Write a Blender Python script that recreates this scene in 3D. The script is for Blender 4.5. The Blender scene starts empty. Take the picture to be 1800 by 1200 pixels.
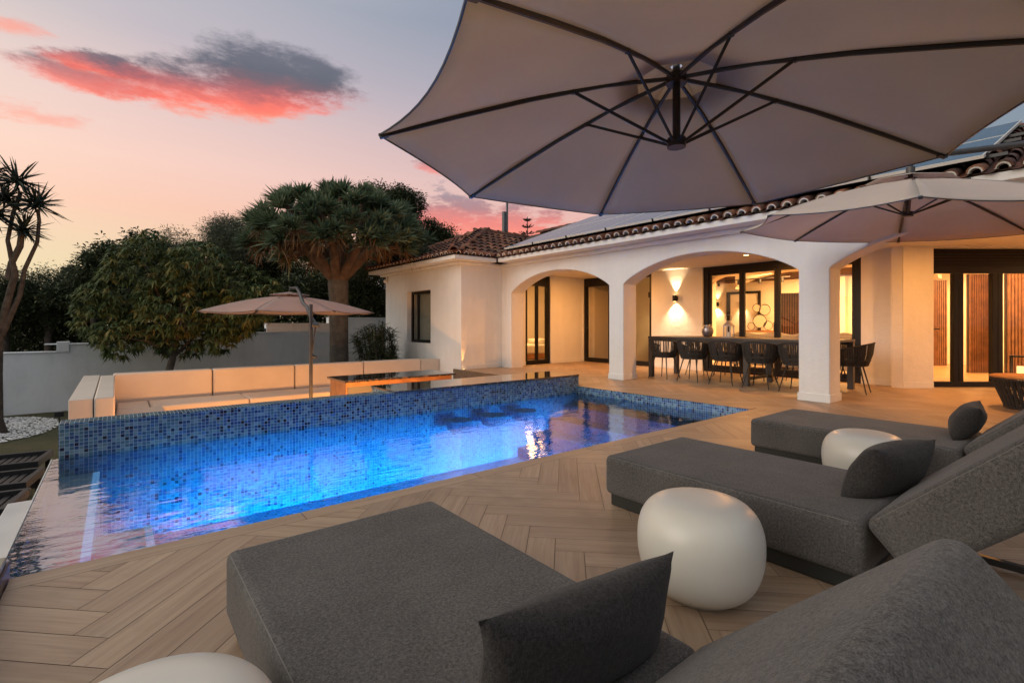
import bpy, bmesh, math, random
import numpy as np
from mathutils import Vector, Matrix
S = bpy.context.scene
C = S.collection
PI = math.pi
rad = math.radians
random.seed(7)
RNG = np.random.default_rng(11)

# ------------------------------------------------------------------ camera
AZ = rad(51.24)                      # the view direction, measured from +X
cam_d = bpy.data.cameras.new('camera')
cam_d.sensor_width = 36.0
cam_d.lens = 867.0 / 1800 * 36
cam_d.shift_y = -31.0 / 1800
cam_d.clip_start = 0.02
cam_d.clip_end = 2000
cam = bpy.data.objects.new('camera', cam_d)
C.objects.link(cam)
cam.location = (0, 0, 1.1)
cam.rotation_euler = (PI / 2, 0, AZ - PI / 2)
S.camera = cam

# ------------------------------------------------------------------ colour
def lin(c):
    return tuple(((x / 255) / 12.92 if x / 255 <= 0.04045 else ((x / 255 + 0.055) / 1.055) ** 2.4) for x in c) + (1.0,)

class NT:
    """small helper round a node tree"""
    def __init__(s, tree):
        s.t = tree
    def n(s, kind, **kw):
        nd = s.t.nodes.new(kind)
        for k, v in kw.items():
            if hasattr(nd, k):
                setattr(nd, k, v)
        return nd
    def l(s, a, b):
        s.t.links.new(a, b)
    def m(s, op, a, b=None, c=None):
        nd = s.t.nodes.new('ShaderNodeMath')
        nd.operation = op
        for i, x in enumerate((a, b, c)):
            if x is None:
                continue
            if isinstance(x, (int, float)):
                nd.inputs[i].default_value = x
            else:
                s.l(x, nd.inputs[i])
        return nd.outputs[0]
    def mix(s, f, a, b, mode='MIX'):
        nd = s.t.nodes.new('ShaderNodeMix')
        nd.data_type = 'RGBA'
        nd.blend_type = mode
        for i, x in ((0, f), (6, a), (7, b)):
            if isinstance(x, (int, float)):
                nd.inputs[i].default_value = x
            elif isinstance(x, tuple):
                nd.inputs[i].default_value = x
            else:
                s.l(x, nd.inputs[i])
        return nd.outputs[2]
    def smooth(s, x, lo, hi):
        nd = s.t.nodes.new('ShaderNodeMapRange')
        nd.interpolation_type = 'SMOOTHSTEP'
        nd.inputs['From Min'].default_value = lo
        nd.inputs['From Max'].default_value = hi
        s.l(x, nd.inputs['Value'])
        return nd.outputs[0]
    def ramp(s, x, stops, interp='LINEAR'):
        nd = s.t.nodes.new('ShaderNodeValToRGB')
        r = nd.color_ramp
        r.interpolation = interp
        while len(r.elements) < len(stops):
            r.elements.new(0.5)
        for e, (p, c) in zip(r.elements, stops):
            e.position = p
            e.color = c
        s.l(x, nd.inputs[0])
        return nd.outputs[0]
    def noise(s, vec, scale, detail=3, rough=0.55, dims='3D'):
        nd = s.t.nodes.new('ShaderNodeTexNoise')
        nd.noise_dimensions = dims
        nd.inputs['Scale'].default_value = scale
        nd.inputs['Detail'].default_value = detail
        nd.inputs['Roughness'].default_value = rough
        if vec is not None:
            s.l(vec, nd.inputs['Vector'])
        return nd.outputs[0]
    def vec(s, x=0.0, y=0.0, z=0.0):
        nd = s.t.nodes.new('ShaderNodeCombineXYZ')
        for i, v in enumerate((x, y, z)):
            if isinstance(v, (int, float)):
                nd.inputs[i].default_value = v
            else:
                s.l(v, nd.inputs[i])
        return nd.outputs[0]

# ------------------------------------------------------------------ sky: sunset gradient and lit clouds, all by direction
world = bpy.data.worlds.new('World')
S.world = world
world.use_nodes = True
world.node_tree.nodes.clear()
W = NT(world.node_tree)
tc = W.n('ShaderNodeTexCoord')
sep = W.n('ShaderNodeSeparateXYZ')
W.l(tc.outputs['Generated'], sep.inputs[0])
dx, dy, dz = sep.outputs
el = W.m('MULTIPLY', W.m('ARCSINE', W.m('MINIMUM', W.m('MAXIMUM', dz, -1.0), 1.0)), 180 / PI)
az = W.m('MULTIPLY', W.m('ARCTAN2', dy, dx), 180 / PI)
azn = W.vec(W.m('MULTIPLY', az, 0.10), W.m('MULTIPLY', el, 0.26), 0.0)
n_big = W.noise(azn, 1.0, 6, 0.6)
n_fine = W.noise(azn, 2.6, 7, 0.68)
n_wisp = W.noise(W.vec(W.m('MULTIPLY', az, 0.16), W.m('MULTIPLY', el, 0.9), 3.0), 1.6, 7, 0.7)
e01 = W.m('DIVIDE', W.m('MAXIMUM', el, 0.0), 60.0)
base = W.ramp(e01, [(0.0, lin((216, 200, 160))), (0.10, lin((224, 198, 162))), (0.18, lin((238, 190, 166))),
                    (0.25, lin((238, 197, 182))), (0.34, lin((222, 192, 187))), (0.43, lin((188, 177, 183))),
                    (0.52, lin((176, 174, 182))), (0.68, lin((232, 226, 216))), (1.0, lin((222, 214, 200)))])
right = W.ramp(e01, [(0.0, lin((226, 178, 140))), (0.12, lin((228, 160, 140))), (0.25, lin((214, 176, 172))),
                     (0.4, lin((168, 160, 172))), (0.52, lin((134, 142, 160))), (1.0, lin((112, 132, 160)))])
slate = W.ramp(e01, [(0.0, lin((150, 140, 145))), (0.25, lin((120, 128, 142))), (0.5, lin((104, 122, 142))), (1.0, lin((104, 128, 160)))])
right = W.mix(W.smooth(az, 38.0, 14.0), right, slate)
side = W.smooth(az, 96.0, 46.0)
col = W.mix(side, base, right)
away = W.smooth(W.m('ADD', W.m('MULTIPLY', dx, 0.63), W.m('MULTIPLY', dy, 0.78)), 0.35, -0.35)
behind = W.ramp(e01, [(0.0, lin((225, 205, 190))), (0.3, lin((232, 218, 198))), (1.0, lin((205, 198, 188)))])
navy = W.ramp(e01, [(0.0, lin((150, 148, 155))), (0.4, lin((142, 148, 165))), (1.0, lin((178, 182, 190)))])
behind = W.mix(W.smooth(W.m('ADD', W.m('MULTIPLY', dx, 0.5), W.m('MULTIPLY', dy, -0.866)), -0.1, 0.6), behind, navy)
col = W.mix(away, col, behind)
glow = W.m('MULTIPLY', W.smooth(az, 84.0, 112.0), W.m('SUBTRACT', 1.0, away))
col = W.mix(W.m('MULTIPLY', glow, 0.3), col, lin((250, 236, 205)))

def blob(caz, cel, raz, rel, tilt=0.0):
    a = W.m('SUBTRACT', az, caz)
    e = W.m('SUBTRACT', W.m('SUBTRACT', el, cel), W.m('MULTIPLY', a, tilt))
    q = W.m('ADD', W.m('POWER', W.m('DIVIDE', a, raz), 2.0), W.m('POWER', W.m('DIVIDE', e, rel), 2.0))
    return W.m('SUBTRACT', 1.0, q), e
def cloud(col, caz, cel, raz, rel, tilt, nz, lo, hi, strength, stops, span):
    q, e = blob(caz, cel, raz, rel, tilt)
    q = W.m('ADD', q, W.m('MULTIPLY', W.m('SUBTRACT', n_big, 0.5), nz))
    q = W.m('ADD', q, W.m('MULTIPLY', W.m('SUBTRACT', n_fine, 0.5), nz * 1.4))
    q = W.m('ADD', q, W.m('MULTIPLY', W.m('SUBTRACT', n_wisp, 0.5), nz * .25))
    mk = W.m('MULTIPLY', W.smooth(q, lo, hi), strength)
    h = W.m('ADD', W.m('DIVIDE', e, span), 0.5)
    h = W.m('ADD', h, W.m('MULTIPLY', W.m('SUBTRACT', n_fine, 0.5), 0.55))
    c = W.ramp(h, stops)
    return W.mix(mk, col, c)
GREY = lin((92, 92, 104))
warm = [(0.05, lin((250, 136, 104))), (0.3, lin((246, 108, 88))), (0.52, lin((186, 92, 92))), (0.72, lin((112, 88, 98))), (0.95, GREY)]
low = [(0.1, lin((250, 132, 110))), (0.42, lin((226, 116, 108))), (0.7, lin((166, 116, 122))), (0.95, lin((150, 130, 140)))]
faint = [(0.2, lin((250, 150, 122))), (0.9, lin((236, 150, 135)))]
col = cloud(col, 55.5, 12.2, 12.5, 3.4, 0.02, 2.6, 0.05, 0.75, 0.92, low, 6.0)
col = cloud(col, 60.0, 17.4, 5.5, 0.9, 0.02, 2.4, 0.2, 1.0, 0.75, low, 2.5)
col = cloud(col, 98.0, 17.0, 9.0, 1.0, 0.0, 2.2, 0.1, 1.0, 0.55, faint, 2.0)
col = cloud(col, 97.5, 22.9, 4.0, 0.9, -0.05, 1.6, 0.1, 0.9, 0.75, faint, 2.0)
col = cloud(col, 92.0, 20.6, 5.0, 1.2, 0.02, 1.8, -0.1, 0.9, 0.85, warm, 4.2)
col = cloud(col, 91.0, 22.0, 4.2, 1.0, -0.05, 1.8, 0.0, 0.7, 0.9, warm, 3.0)
col = cloud(col, 80.6, 22.3, 12.8, 3.0, -0.09, 1.6, -0.05, 0.95, 0.95, warm, 5.2)
col = cloud(col, 77.2, 24.7, 9.0, 3.0, 0.0, 1.45, -0.05, 0.9, 0.95, [(0.0, lin((190, 92, 90))), (0.3, lin((120, 90, 98))), (0.5, GREY), (1.0, lin((98, 98, 112)))], 5.0)
ground_c = lin((70, 66, 62))
col = W.mix(W.smooth(el, 0.0, -1.5), col, ground_c)
bgn = W.n('ShaderNodeBackground')
W.l(col, bgn.inputs[0])
bgn.inputs[1].default_value = 0.98
sky = W.n('ShaderNodeTexSky', sky_type='NISHITA')
sky.sun_disc = False
sky.sun_elevation = rad(4)
sky.sun_rotation = rad(90 - 165)
bg2 = W.n('ShaderNodeBackground')
bg2.inputs[1].default_value = 0.03
W.l(sky.outputs[0], bg2.inputs[0])
add = W.n('ShaderNodeAddShader')
W.l(bgn.outputs[0], add.inputs[0])
W.l(bg2.outputs[0], add.inputs[1])
wo = W.n('ShaderNodeOutputWorld')
W.l(add.outputs[0], wo.inputs[0])

sun_d = bpy.data.lights.new('sun', 'SUN')
sun_d.energy = 0.82
sun_d.angle = rad(40)
sun_d.color = (1.0, 0.96, 0.92)
sun = bpy.data.objects.new('sun', sun_d)
C.objects.link(sun)
_sd = Vector((math.cos(rad(168)) * math.cos(rad(22)), math.sin(rad(168)) * math.cos(rad(22)), math.sin(rad(22))))
sun.rotation_euler = _sd.to_track_quat('Z', 'Y').to_euler()

S.view_settings.view_transform = 'Standard'
S.view_settings.look = 'None'
S.view_settings.exposure = 0.16
S.view_settings.gamma = 1.0
S.render.engine = 'CYCLES'
S.cycles.use_denoising = True
S.cycles.max_bounces = 8
S.cycles.diffuse_bounces = 4
S.cycles.glossy_bounces = 4
S.cycles.transparent_max_bounces = 24
S.cycles.sample_clamp_indirect = 4.0
S.cycles.caustics_reflective = False
S.cycles.caustics_refractive = False
S.cycles.use_light_tree = True

# ------------------------------------------------------------------ materials
MATS = {}
def newmat(name):
    m = bpy.data.materials.new(name)
    m.use_nodes = True
    m.node_tree.nodes.clear()
    t = NT(m.node_tree)
    out = t.n('ShaderNodeOutputMaterial')
    MATS[name] = m
    return m, t, out
def plain(name, c, rough=0.6, var=0.12, scale=6.0, bump=0.15, bscale=60.0, metal=0.0, spec=0.5, coord='Object', bdist=0.004, c2=None, detail=5):
    """a paint / metal / stone with mottled tone and fine relief"""
    m, t, out = newmat(name)
    b = t.n('ShaderNodeBsdfPrincipled')
    tcn = t.n('ShaderNodeTexCoord')
    v = tcn.outputs[coord]
    n = t.noise(v, scale, detail)
    lo = tuple(x * (1 - var) for x in c[:3]) + (1,)
    hi = c2 if c2 else tuple(min(1, x * (1 + var)) for x in c[:3]) + (1,)
    t.l(t.ramp(n, [(0.3, lo), (0.7, hi)]), b.inputs['Base Color'])
    b.inputs['Roughness'].default_value = rough
    b.inputs['Metallic'].default_value = metal
    b.inputs['Specular IOR Level'].default_value = spec
    if bump:
        n2 = t.noise(v, bscale, 4)
        bp = t.n('ShaderNodeBump')
        bp.inputs['Strength'].default_value = bump
        bp.inputs['Distance'].default_value = bdist
        t.l(n2, bp.inputs['Height'])
        t.l(bp.outputs[0], b.inputs['Normal'])
    t.l(b.outputs[0], out.inputs[0])
    return m
M = {}
def m_stucco(name, c, amp):
    m, t, out = newmat(name)
    b = t.n('ShaderNodeBsdfPrincipled')
    v = t.n('ShaderNodeTexCoord').outputs['Object']
    mp = t.n('ShaderNodeMapping')
    mp.inputs['Scale'].default_value = (3.0, 3.0, 0.35)
    t.l(v, mp.inputs[0])
    n = t.m('ADD', t.m('MULTIPLY', t.noise(v, 0.9, 6, 0.6), 0.6), t.m('MULTIPLY', t.noise(mp.outputs[0], 1.4, 5, 0.65), 0.4))
    lo = tuple(x * (1 - amp) for x in c[:3]) + (1,)
    hi = tuple(min(.9, x * (1 + amp * .5)) for x in c[:3]) + (1,)
    cc = t.ramp(n, [(0.36, lo), (0.6, hi)])
    sp = t.smooth(t.noise(v, 38.0, 4, 0.7), 0.66, 0.74)
    t.l(t.mix(t.m('MULTIPLY', sp, 0.25), cc, tuple(x * .6 for x in c[:3]) + (1,)), b.inputs['Base Color'])
    b.inputs['Roughness'].default_value = 0.88
    b1 = t.n('ShaderNodeBump')
    b1.inputs['Strength'].default_value = 0.5
    b1.inputs['Distance'].default_value = 0.006
    t.l(t.noise(v, 55.0, 4, 0.6), b1.inputs['Height'])
    b2 = t.n('ShaderNodeBump')
    b2.inputs['Strength'].default_value = 0.5
    b2.inputs['Distance'].default_value = 0.025
    t.l(t.noise(v, 5.5, 4, 0.55), b2.inputs['Height'])
    t.l(b1.outputs[0], b2.inputs['Normal'])
    t.l(b2.outputs[0], b.inputs['Normal'])
    t.l(b.outputs[0], out.inputs[0])
    return m
M['white'] = m_stucco('white_render', (0.80, 0.80, 0.795, 1), .07)
M['white_garden'] = m_stucco('weathered_white_render', (0.70, 0.74, 0.76, 1), .12)
M['ceiling'] = plain('ceiling_paint', (0.78, 0.74, 0.68, 1), 0.9, 0.03, 1.0, 0.1)
M['frame'] = plain('dark_bronze_aluminium', (0.009, 0.007, 0.006, 1), 0.42, 0.15, 8, 0.05, spec=0.3)
M['black'] = plain('black_metal', (0.012, 0.012, 0.013, 1), 0.4, 0.15, 8, 0.05)
M['rib'] = plain('dark_brown_metal', (0.018, 0.010, 0.009, 1), 0.4, 0.2, 10, 0.04)
M['gun'] = plain('grey_metal', (0.045, 0.045, 0.05, 1), 0.35, 0.2, 10, 0.04)
M['sofa'] = plain('cream_outdoor_leather', (0.66, 0.57, 0.48, 1), 0.6, 0.05, 2.5, 0.25, 22.0, bdist=0.006)
M['drum'] = plain('white_glazed_ceramic', (0.64, 0.62, 0.55, 1), 0.33, 0.05, 3.0, 0.05, 12.0)
M['oak'] = plain('oak_veneer', (0.34, 0.15, 0.055, 1), 0.5, 0.25, 5, 0.1, 70)
M['table'] = plain('dark_stained_table_wood', (0.055, 0.043, 0.036, 1), 0.42, 0.3, 12, 0.1, 90)
M['rope'] = plain('charcoal_rope', (0.030, 0.028, 0.027, 1), 0.85, 0.3, 50, 0.4, 300)
M['brushed'] = plain('chair_leg_metal', (0.02, 0.018, 0.017, 1), 0.45, 0.15, 8, 0.0)
M['step_reflection'] = plain('pool_step_sky_reflection', (0.62, 0.66, 0.66, 1), 0.4, 0.08, 3, 0.1)  # pale colour paints the sky's reflection into the left shelf and steps
M['terrace'] = plain('pale_porcelain_tile', (0.55, 0.56, 0.56, 1), 0.35, 0.08, 3, 0.1)
M['inside'] = plain('warm_white_plaster', (0.80, 0.74, 0.64, 1), 0.9, 0.03, 1.0, 0.05)
M['floor_in'] = plain('interior_oak_floor', (0.36, 0.22, 0.11, 1), 0.35, 0.15, 3.0, 0.1)
M['sidegrey'] = plain('grey_lacquer', (0.13, 0.12, 0.11, 1), 0.5, 0.1, 3, 0.0)
M['blind_cloth'] = plain('grey_blind_cloth', (0.34, 0.37, 0.35, 1), 0.9, 0.05, 4, 0.1)
M['linen'] = plain('white_linen', (0.72, 0.68, 0.60, 1), 0.9, 0.05, 4, 0.3, 60)
M['curtain'] = plain('sage_curtain', (0.16, 0.22, 0.13, 1), 0.9, 0.2, 6, 0.2, 30)
M['nacre'] = plain('mottled_silver_glass', (0.30, 0.27, 0.27, 1), 0.25, 0.45, 22, 0.3, 30, metal=0.7)
M['steel'] = plain('aged_steel', (0.34, 0.32, 0.32, 1), 0.4, 0.2, 12, 0.1, 60, metal=0.8)
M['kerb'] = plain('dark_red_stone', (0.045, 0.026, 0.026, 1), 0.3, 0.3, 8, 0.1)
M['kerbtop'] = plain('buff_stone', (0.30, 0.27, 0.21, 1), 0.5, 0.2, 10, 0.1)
M['pipe'] = plain('grey_flue_metal', (0.12, 0.13, 0.14, 1), 0.45, 0.2, 8, 0.1, metal=0.5)
M['wicker'] = plain('black_resin', (0.014, 0.014, 0.016, 1), 0.5, 0.3, 20, 0.2, 120)
M['slat_wood'] = plain('slatted_walnut', (0.19, 0.085, 0.038, 1), 0.45, 0.3, 6, 0.1, 70)
M['slat_back'] = plain('slat_backing', (0.02, 0.012, 0.008, 1), 0.7, 0.1, 6, 0)
M['bark'] = plain('grey_bark', (0.085, 0.070, 0.055, 1), 0.95, 0.45, 9, 1.0, 26, bdist=0.02)
M['bark_dragon'] = plain('dragon_tree_bark', (0.105, 0.095, 0.08, 1), 0.95, 0.3, 7, 1.0, 18, bdist=0.03)
M['bark_limb'] = plain('brown_limb_bark', (0.13, 0.08, 0.052, 1), 0.95, 0.35, 7, 1.0, 18, bdist=0.02)
M['pad'] = plain('dark_plinth', (0.016, 0.017, 0.014, 1), 0.7, 0.1, 8, 0.1)
M['soil'] = plain('dark_soil', (0.035, 0.027, 0.02, 1), 1.0, 0.4, 6, 0.8, 30, bdist=0.03)
M['mortar'] = plain('white_mortar', (0.66, 0.64, 0.60, 1), 0.9, 0.15, 20, 0.4, 60)

def m_emit(name, c, s):
    m, t, out = newmat(name)
    e = t.n('ShaderNodeEmission')
    e.inputs[0].default_value = c
    e.inputs[1].default_value = s
    t.l(e.outputs[0], out.inputs[0])
    return m
M['bulb'] = m_emit('lamp_glow', (1.0, 0.62, 0.25, 1), 14.0)
M['led'] = m_emit('led_strip_glow', (1.0, 0.42, 0.10, 1), 0.9)
M['blue_led'] = m_emit('pool_step_led', (0.25, 0.55, 1.0, 1), 0.55)

def m_glass(name, tint, ior=1.5, rough=0.0):
    m, t, out = newmat(name)
    f = t.n('ShaderNodeFresnel')
    f.inputs[0].default_value = ior
    g = t.n('ShaderNodeBsdfGlossy')
    g.inputs['Roughness'].default_value = rough
    g.inputs['Color'].default_value = (0.9, 0.9, 0.9, 1)
    tr = t.n('ShaderNodeBsdfTransparent')
    tr.inputs[0].default_value = tint
    mx = t.n('ShaderNodeMixShader')
    bf = t.n('ShaderNodeNewGeometry').outputs['Backfacing']
    t.l(t.m('MULTIPLY', f.outputs[0], t.m('SUBTRACT', 1.0, bf)), mx.inputs[0])
    t.l(tr.outputs[0], mx.inputs[1])
    t.l(g.outputs[0], mx.inputs[2])
    t.l(mx.outputs[0], out.inputs[0])
    return m
M['glass'] = m_glass('window_glass', (0.94, 0.93, 0.90, 1), 1.42)
M['glass_dark'] = m_glass('tinted_window_glass', (0.55, 0.55, 0.52, 1), 1.7)

def m_fabric(name, a, b_, scale=520.0, rough=0.95):
    m, t, out = newmat(name)
    b = t.n('ShaderNodeBsdfPrincipled')
    v = t.n('ShaderNodeTexCoord').outputs['Object']
    n1 = t.noise(v, scale, 3, 0.7)
    n2 = t.noise(v, scale * 0.28, 4, 0.7)
    n3 = t.noise(v, 3.0, 3)
    s = t.m('ADD', t.m('MULTIPLY', n1, 0.55), t.m('MULTIPLY', n2, 0.45))
    s = t.m('ADD', s, t.m('MULTIPLY', t.m('SUBTRACT', n3, 0.5), 0.12))
    t.l(t.ramp(s, [(0.40, a), (0.62, b_)]), b.inputs['Base Color'])
    b.inputs['Roughness'].default_value = rough
    b.inputs['Specular IOR Level'].default_value = 0.15
    b.inputs['Sheen Weight'].default_value = 0.12
    bp = t.n('ShaderNodeBump')
    bp.inputs['Strength'].default_value = 0.7
    bp.inputs['Distance'].default_value = 0.003
    t.l(s, bp.inputs['Height'])
    bp2 = t.n('ShaderNodeBump')
    bp2.inputs['Strength'].default_value = 0.6
    bp2.inputs['Distance'].default_value = 0.02
    t.l(t.noise(v, 5.0, 3), bp2.inputs['Height'])
    t.l(bp.outputs[0], bp2.inputs['Normal'])
    t.l(bp2.outputs[0], b.inputs['Normal'])
    t.l(b.outputs[0], out.inputs[0])
    return m
M['fabric'] = m_fabric('grey_melange_fabric', (0.040, 0.0375, 0.036, 1), (0.155, 0.147, 0.141, 1), 380.0)
M['pillow'] = m_fabric('dark_grey_pillow_fabric', (0.017, 0.016, 0.016, 1), (0.062, 0.058, 0.057, 1), 380.0)
M['stitch'] = plain('seam_thread', (0.17, 0.16, 0.15, 1), 0.9, 0.1, 30, 0)

def m_canopy(name, c):
    m, t, out = newmat(name)
    d = t.n('ShaderNodeBsdfDiffuse')
    tl = t.n('ShaderNodeBsdfTranslucent')
    v = t.n('ShaderNodeTexCoord').outputs['Object']
    cc = t.ramp(t.noise(v, 2.0, 4), [(0.3, tuple(x * 0.92 for x in c[:3]) + (1,)), (0.7, c)])
    t.l(cc, d.inputs[0])
    t.l(t.mix(1.0, cc, (1.0, 0.90, 0.95, 1), 'MULTIPLY'), tl.inputs[0])
    bp = t.n('ShaderNodeBump')
    bp.inputs['Strength'].default_value = 0.5
    bp.inputs['Distance'].default_value = 0.015
    t.l(t.noise(v, 5.0, 5), bp.inputs['Height'])
    t.l(bp.outputs[0], d.inputs['Normal'])
    mx = t.n('ShaderNodeMixShader')
    mx.inputs[0].default_value = 0.5
    t.l(d.outputs[0], mx.inputs[1])
    t.l(tl.outputs[0], mx.inputs[2])
    t.l(mx.outputs[0], out.inputs[0])
    return m
M['canopy'] = m_canopy('ecru_canopy_cloth', (0.73, 0.65, 0.51, 1))
M['canopy_beige'] = m_canopy('beige_canopy_cloth', (0.58, 0.49, 0.45, 1))
M['canopy_pale'] = m_canopy('pale_canopy_cloth', (0.80, 0.74, 0.67, 1))

def m_leaf(name, dark, mid, pale, tipc=None):
    m, t, out = newmat(name)
    at = t.n('ShaderNodeAttribute', attribute_name='rnd')
    b = t.n('ShaderNodeBsdfPrincipled')
    stops = [(0.0, dark), (0.5, mid), (0.86, pale), (1.0, tipc or pale)]
    c = t.ramp(at.outputs['Fac'], stops)
    t.l(c, b.inputs['Base Color'])
    b.inputs['Roughness'].default_value = 0.6
    b.inputs['Specular IOR Level'].default_value = 0.3
    tl = t.n('ShaderNodeBsdfTranslucent')
    t.l(c, tl.inputs[0])
    mx = t.n('ShaderNodeMixShader')
    mx.inputs[0].default_value = 0.2
    t.l(b.outputs[0], mx.inputs[1])
    t.l(tl.outputs[0], mx.inputs[2])
    t.l(mx.outputs[0], out.inputs[0])
    return m
M['leaf_olive'] = m_leaf('olive_leaves', (0.035, 0.045, 0.030, 1), (0.075, 0.095, 0.062, 1), (0.16, 0.19, 0.13, 1))
M['leaf_loquat'] = m_leaf('loquat_leaves', (0.030, 0.055, 0.024, 1), (0.10, 0.145, 0.05, 1), (0.22, 0.22, 0.08, 1), (0.38, 0.25, 0.09, 1))
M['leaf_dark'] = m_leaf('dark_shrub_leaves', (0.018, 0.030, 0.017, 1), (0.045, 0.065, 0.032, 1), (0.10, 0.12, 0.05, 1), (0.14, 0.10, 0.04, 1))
M['leaf_dragon'] = m_leaf('dragon_tree_blades', (0.05, 0.085, 0.052, 1), (0.13, 0.19, 0.11, 1), (0.30, 0.36, 0.23, 1), (0.38, 0.24, 0.11, 1))
M['leaf_dry'] = m_leaf('dry_brown_blades', (0.10, 0.055, 0.025, 1), (0.22, 0.12, 0.05, 1), (0.34, 0.20, 0.10, 1))
M['leaf_yucca'] = m_leaf('yucca_blades', (0.010, 0.020, 0.018, 1), (0.025, 0.042, 0.034, 1), (0.06, 0.085, 0.065, 1))
M['leaf_dracaena'] = m_leaf('dracaena_blades', (0.015, 0.025, 0.012, 1), (0.045, 0.065, 0.03, 1), (0.12, 0.14, 0.06, 1))

def m_mosaic(name, tile, stops, grout, gloss=0.12, gw=0.045, spec=0.5):
    m, t, out = newmat(name)
    b = t.n('ShaderNodeBsdfPrincipled')
    uv = t.n('ShaderNodeTexCoord').outputs['UV']
    sp = t.n('ShaderNodeSeparateXYZ')
    t.l(uv, sp.inputs[0])
    u = t.m('DIVIDE', sp.outputs[0], tile)
    v = t.m('DIVIDE', sp.outputs[1], tile)
    wn = t.n('ShaderNodeTexWhiteNoise', noise_dimensions='2D')
    t.l(t.vec(t.m('FLOOR', u), t.m('FLOOR', v)), wn.inputs['Vector'])
    c = t.ramp(wn.outputs['Value'], stops, 'CONSTANT')
    fu = t.m('ABSOLUTE', t.m('SUBTRACT', t.m('FRACT', u), 0.5))
    fv = t.m('ABSOLUTE', t.m('SUBTRACT', t.m('FRACT', v), 0.5))
    edge = t.smooth(t.m('MAXIMUM', fu, fv), 0.5 - gw * 1.6, 0.5 - gw * 0.8)
    wn2 = t.n('ShaderNodeTexWhiteNoise', noise_dimensions='2D')
    t.l(t.vec(t.m('ADD', t.m('FLOOR', u), 17.3), t.m('FLOOR', v)), wn2.inputs['Vector'])
    c = t.mix(0.35, c, t.ramp(wn2.outputs['Value'], [(0, (0.3, 0.3, 0.3, 1)), (1, (1.3, 1.3, 1.3, 1))]), 'MULTIPLY')
    t.l(t.mix(edge, c, grout), b.inputs['Base Color'])
    b.inputs['Specular IOR Level'].default_value = spec
    t.l(t.m('ADD', gloss, t.m('MULTIPLY', edge, 0.6)), b.inputs['Roughness'])
    bp = t.n('ShaderNodeBump')
    bp.inputs['Strength'].default_value = 0.5
    bp.inputs['Distance'].default_value = 0.002
    t.l(t.m('SUBTRACT', 1.0, edge), bp.inputs['Height'])
    t.l(bp.outputs[0], b.inputs['Normal'])
    t.l(b.outputs[0], out.inputs[0])
    return m
blues = [(0.0, (0.075, 0.165, 0.205, 1)), (0.26, (0.035, 0.105, 0.20, 1)), (0.44, (0.14, 0.24, 0.26, 1)),
         (0.60, (0.020, 0.060, 0.155, 1)), (0.76, (0.18, 0.29, 0.31, 1)), (0.86, (0.045, 0.14, 0.29, 1)), (0.92, (0.008, 0.007, 0.028, 1))]
M['mosaic'] = m_mosaic('blue_glass_mosaic', 0.0335, blues, (0.36, 0.42, 0.46, 1))
M['mosaic_top'] = m_mosaic('blue_glass_mosaic_top', 0.0335, blues, (0.40, 0.44, 0.47, 1), 0.2)
M['mosaic_pool'] = m_mosaic('pool_floor_mosaic', 0.0335, [(0.0, (0.10, 0.24, 0.42, 1)), (0.3, (0.07, 0.19, 0.42, 1)), (0.55, (0.14, 0.30, 0.48, 1)), (0.8, (0.05, 0.14, 0.36, 1)), (0.94, (0.02, 0.04, 0.14, 1))], (0.30, 0.40, 0.48, 1), 0.3, spec=0.02)

def m_plank():
    m, t, out = newmat('wood_look_porcelain_plank')
    b = t.n('ShaderNodeBsdfPrincipled')
    uv = t.n('ShaderNodeTexCoord').outputs['UV']
    at = t.n('ShaderNodeAttribute', attribute_name='rnd').outputs['Fac']
    sp = t.n('ShaderNodeSeparateXYZ')
    t.l(uv, sp.inputs[0])
    off = t.m('MULTIPLY', at, 57.0)
    v1 = t.vec(t.m('ADD', t.m('MULTIPLY', sp.outputs[0], 1.4), off), t.m('MULTIPLY', sp.outputs[1], 34.0), off)
    v2 = t.vec(t.m('ADD', t.m('MULTIPLY', sp.outputs[0], 5.0), off), t.m('MULTIPLY', sp.outputs[1], 120.0), off)
    v3 = t.vec(t.m('ADD', t.m('MULTIPLY', sp.outputs[0], 1.0), off), t.m('MULTIPLY', sp.outputs[1], 7.0), off)
    g = t.m('ADD', t.m('MULTIPLY', t.noise(v1, 1.0, 5, 0.65), 0.56), t.m('MULTIPLY', t.noise(v2, 1.0, 3, 0.6), 0.22))
    g = t.m('ADD', g, t.m('MULTIPLY', t.noise(v3, 1.0, 3, 0.5), 0.28))
    c = t.ramp(g, [(0.34, (0.235, 0.155, 0.10, 1)), (0.5, (0.35, 0.25, 0.17, 1)), (0.66, (0.43, 0.322, 0.228, 1))])
    tone = t.ramp(at, [(0.0, (0.86, 0.83, 0.80, 1)), (0.5, (1.0, 0.98, 0.95, 1)), (1.0, (1.10, 1.08, 1.05, 1))])
    ob = t.n('ShaderNodeTexCoord').outputs['Object']
    wear = t.noise(ob, 1.7, 6, 0.65)
    c = t.mix(1.0, c, tone, 'MULTIPLY')
    c = t.mix(t.m('MULTIPLY', t.smooth(wear, 0.52, 0.70), 0.30), c, (0.17, 0.125, 0.09, 1))
    t.l(c, b.inputs['Base Color'])
    t.l(t.m('ADD', 0.22, t.m('MULTIPLY', t.m('ADD', g, wear), 0.24)), b.inputs['Roughness'])
    bp = t.n('ShaderNodeBump')
    bp.inputs['Strength'].default_value = 0.3
    bp.inputs['Distance'].default_value = 0.002
    t.l(g, bp.inputs['Height'])
    t.l(bp.outputs[0], b.inputs['Normal'])
    t.l(b.outputs[0], out.inputs[0])
    return m
M['plank'] = m_plank()
M['grout'] = plain('dark_grout', (0.15, 0.108, 0.075, 1), 0.9, 0.2, 10, 0.2)

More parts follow.
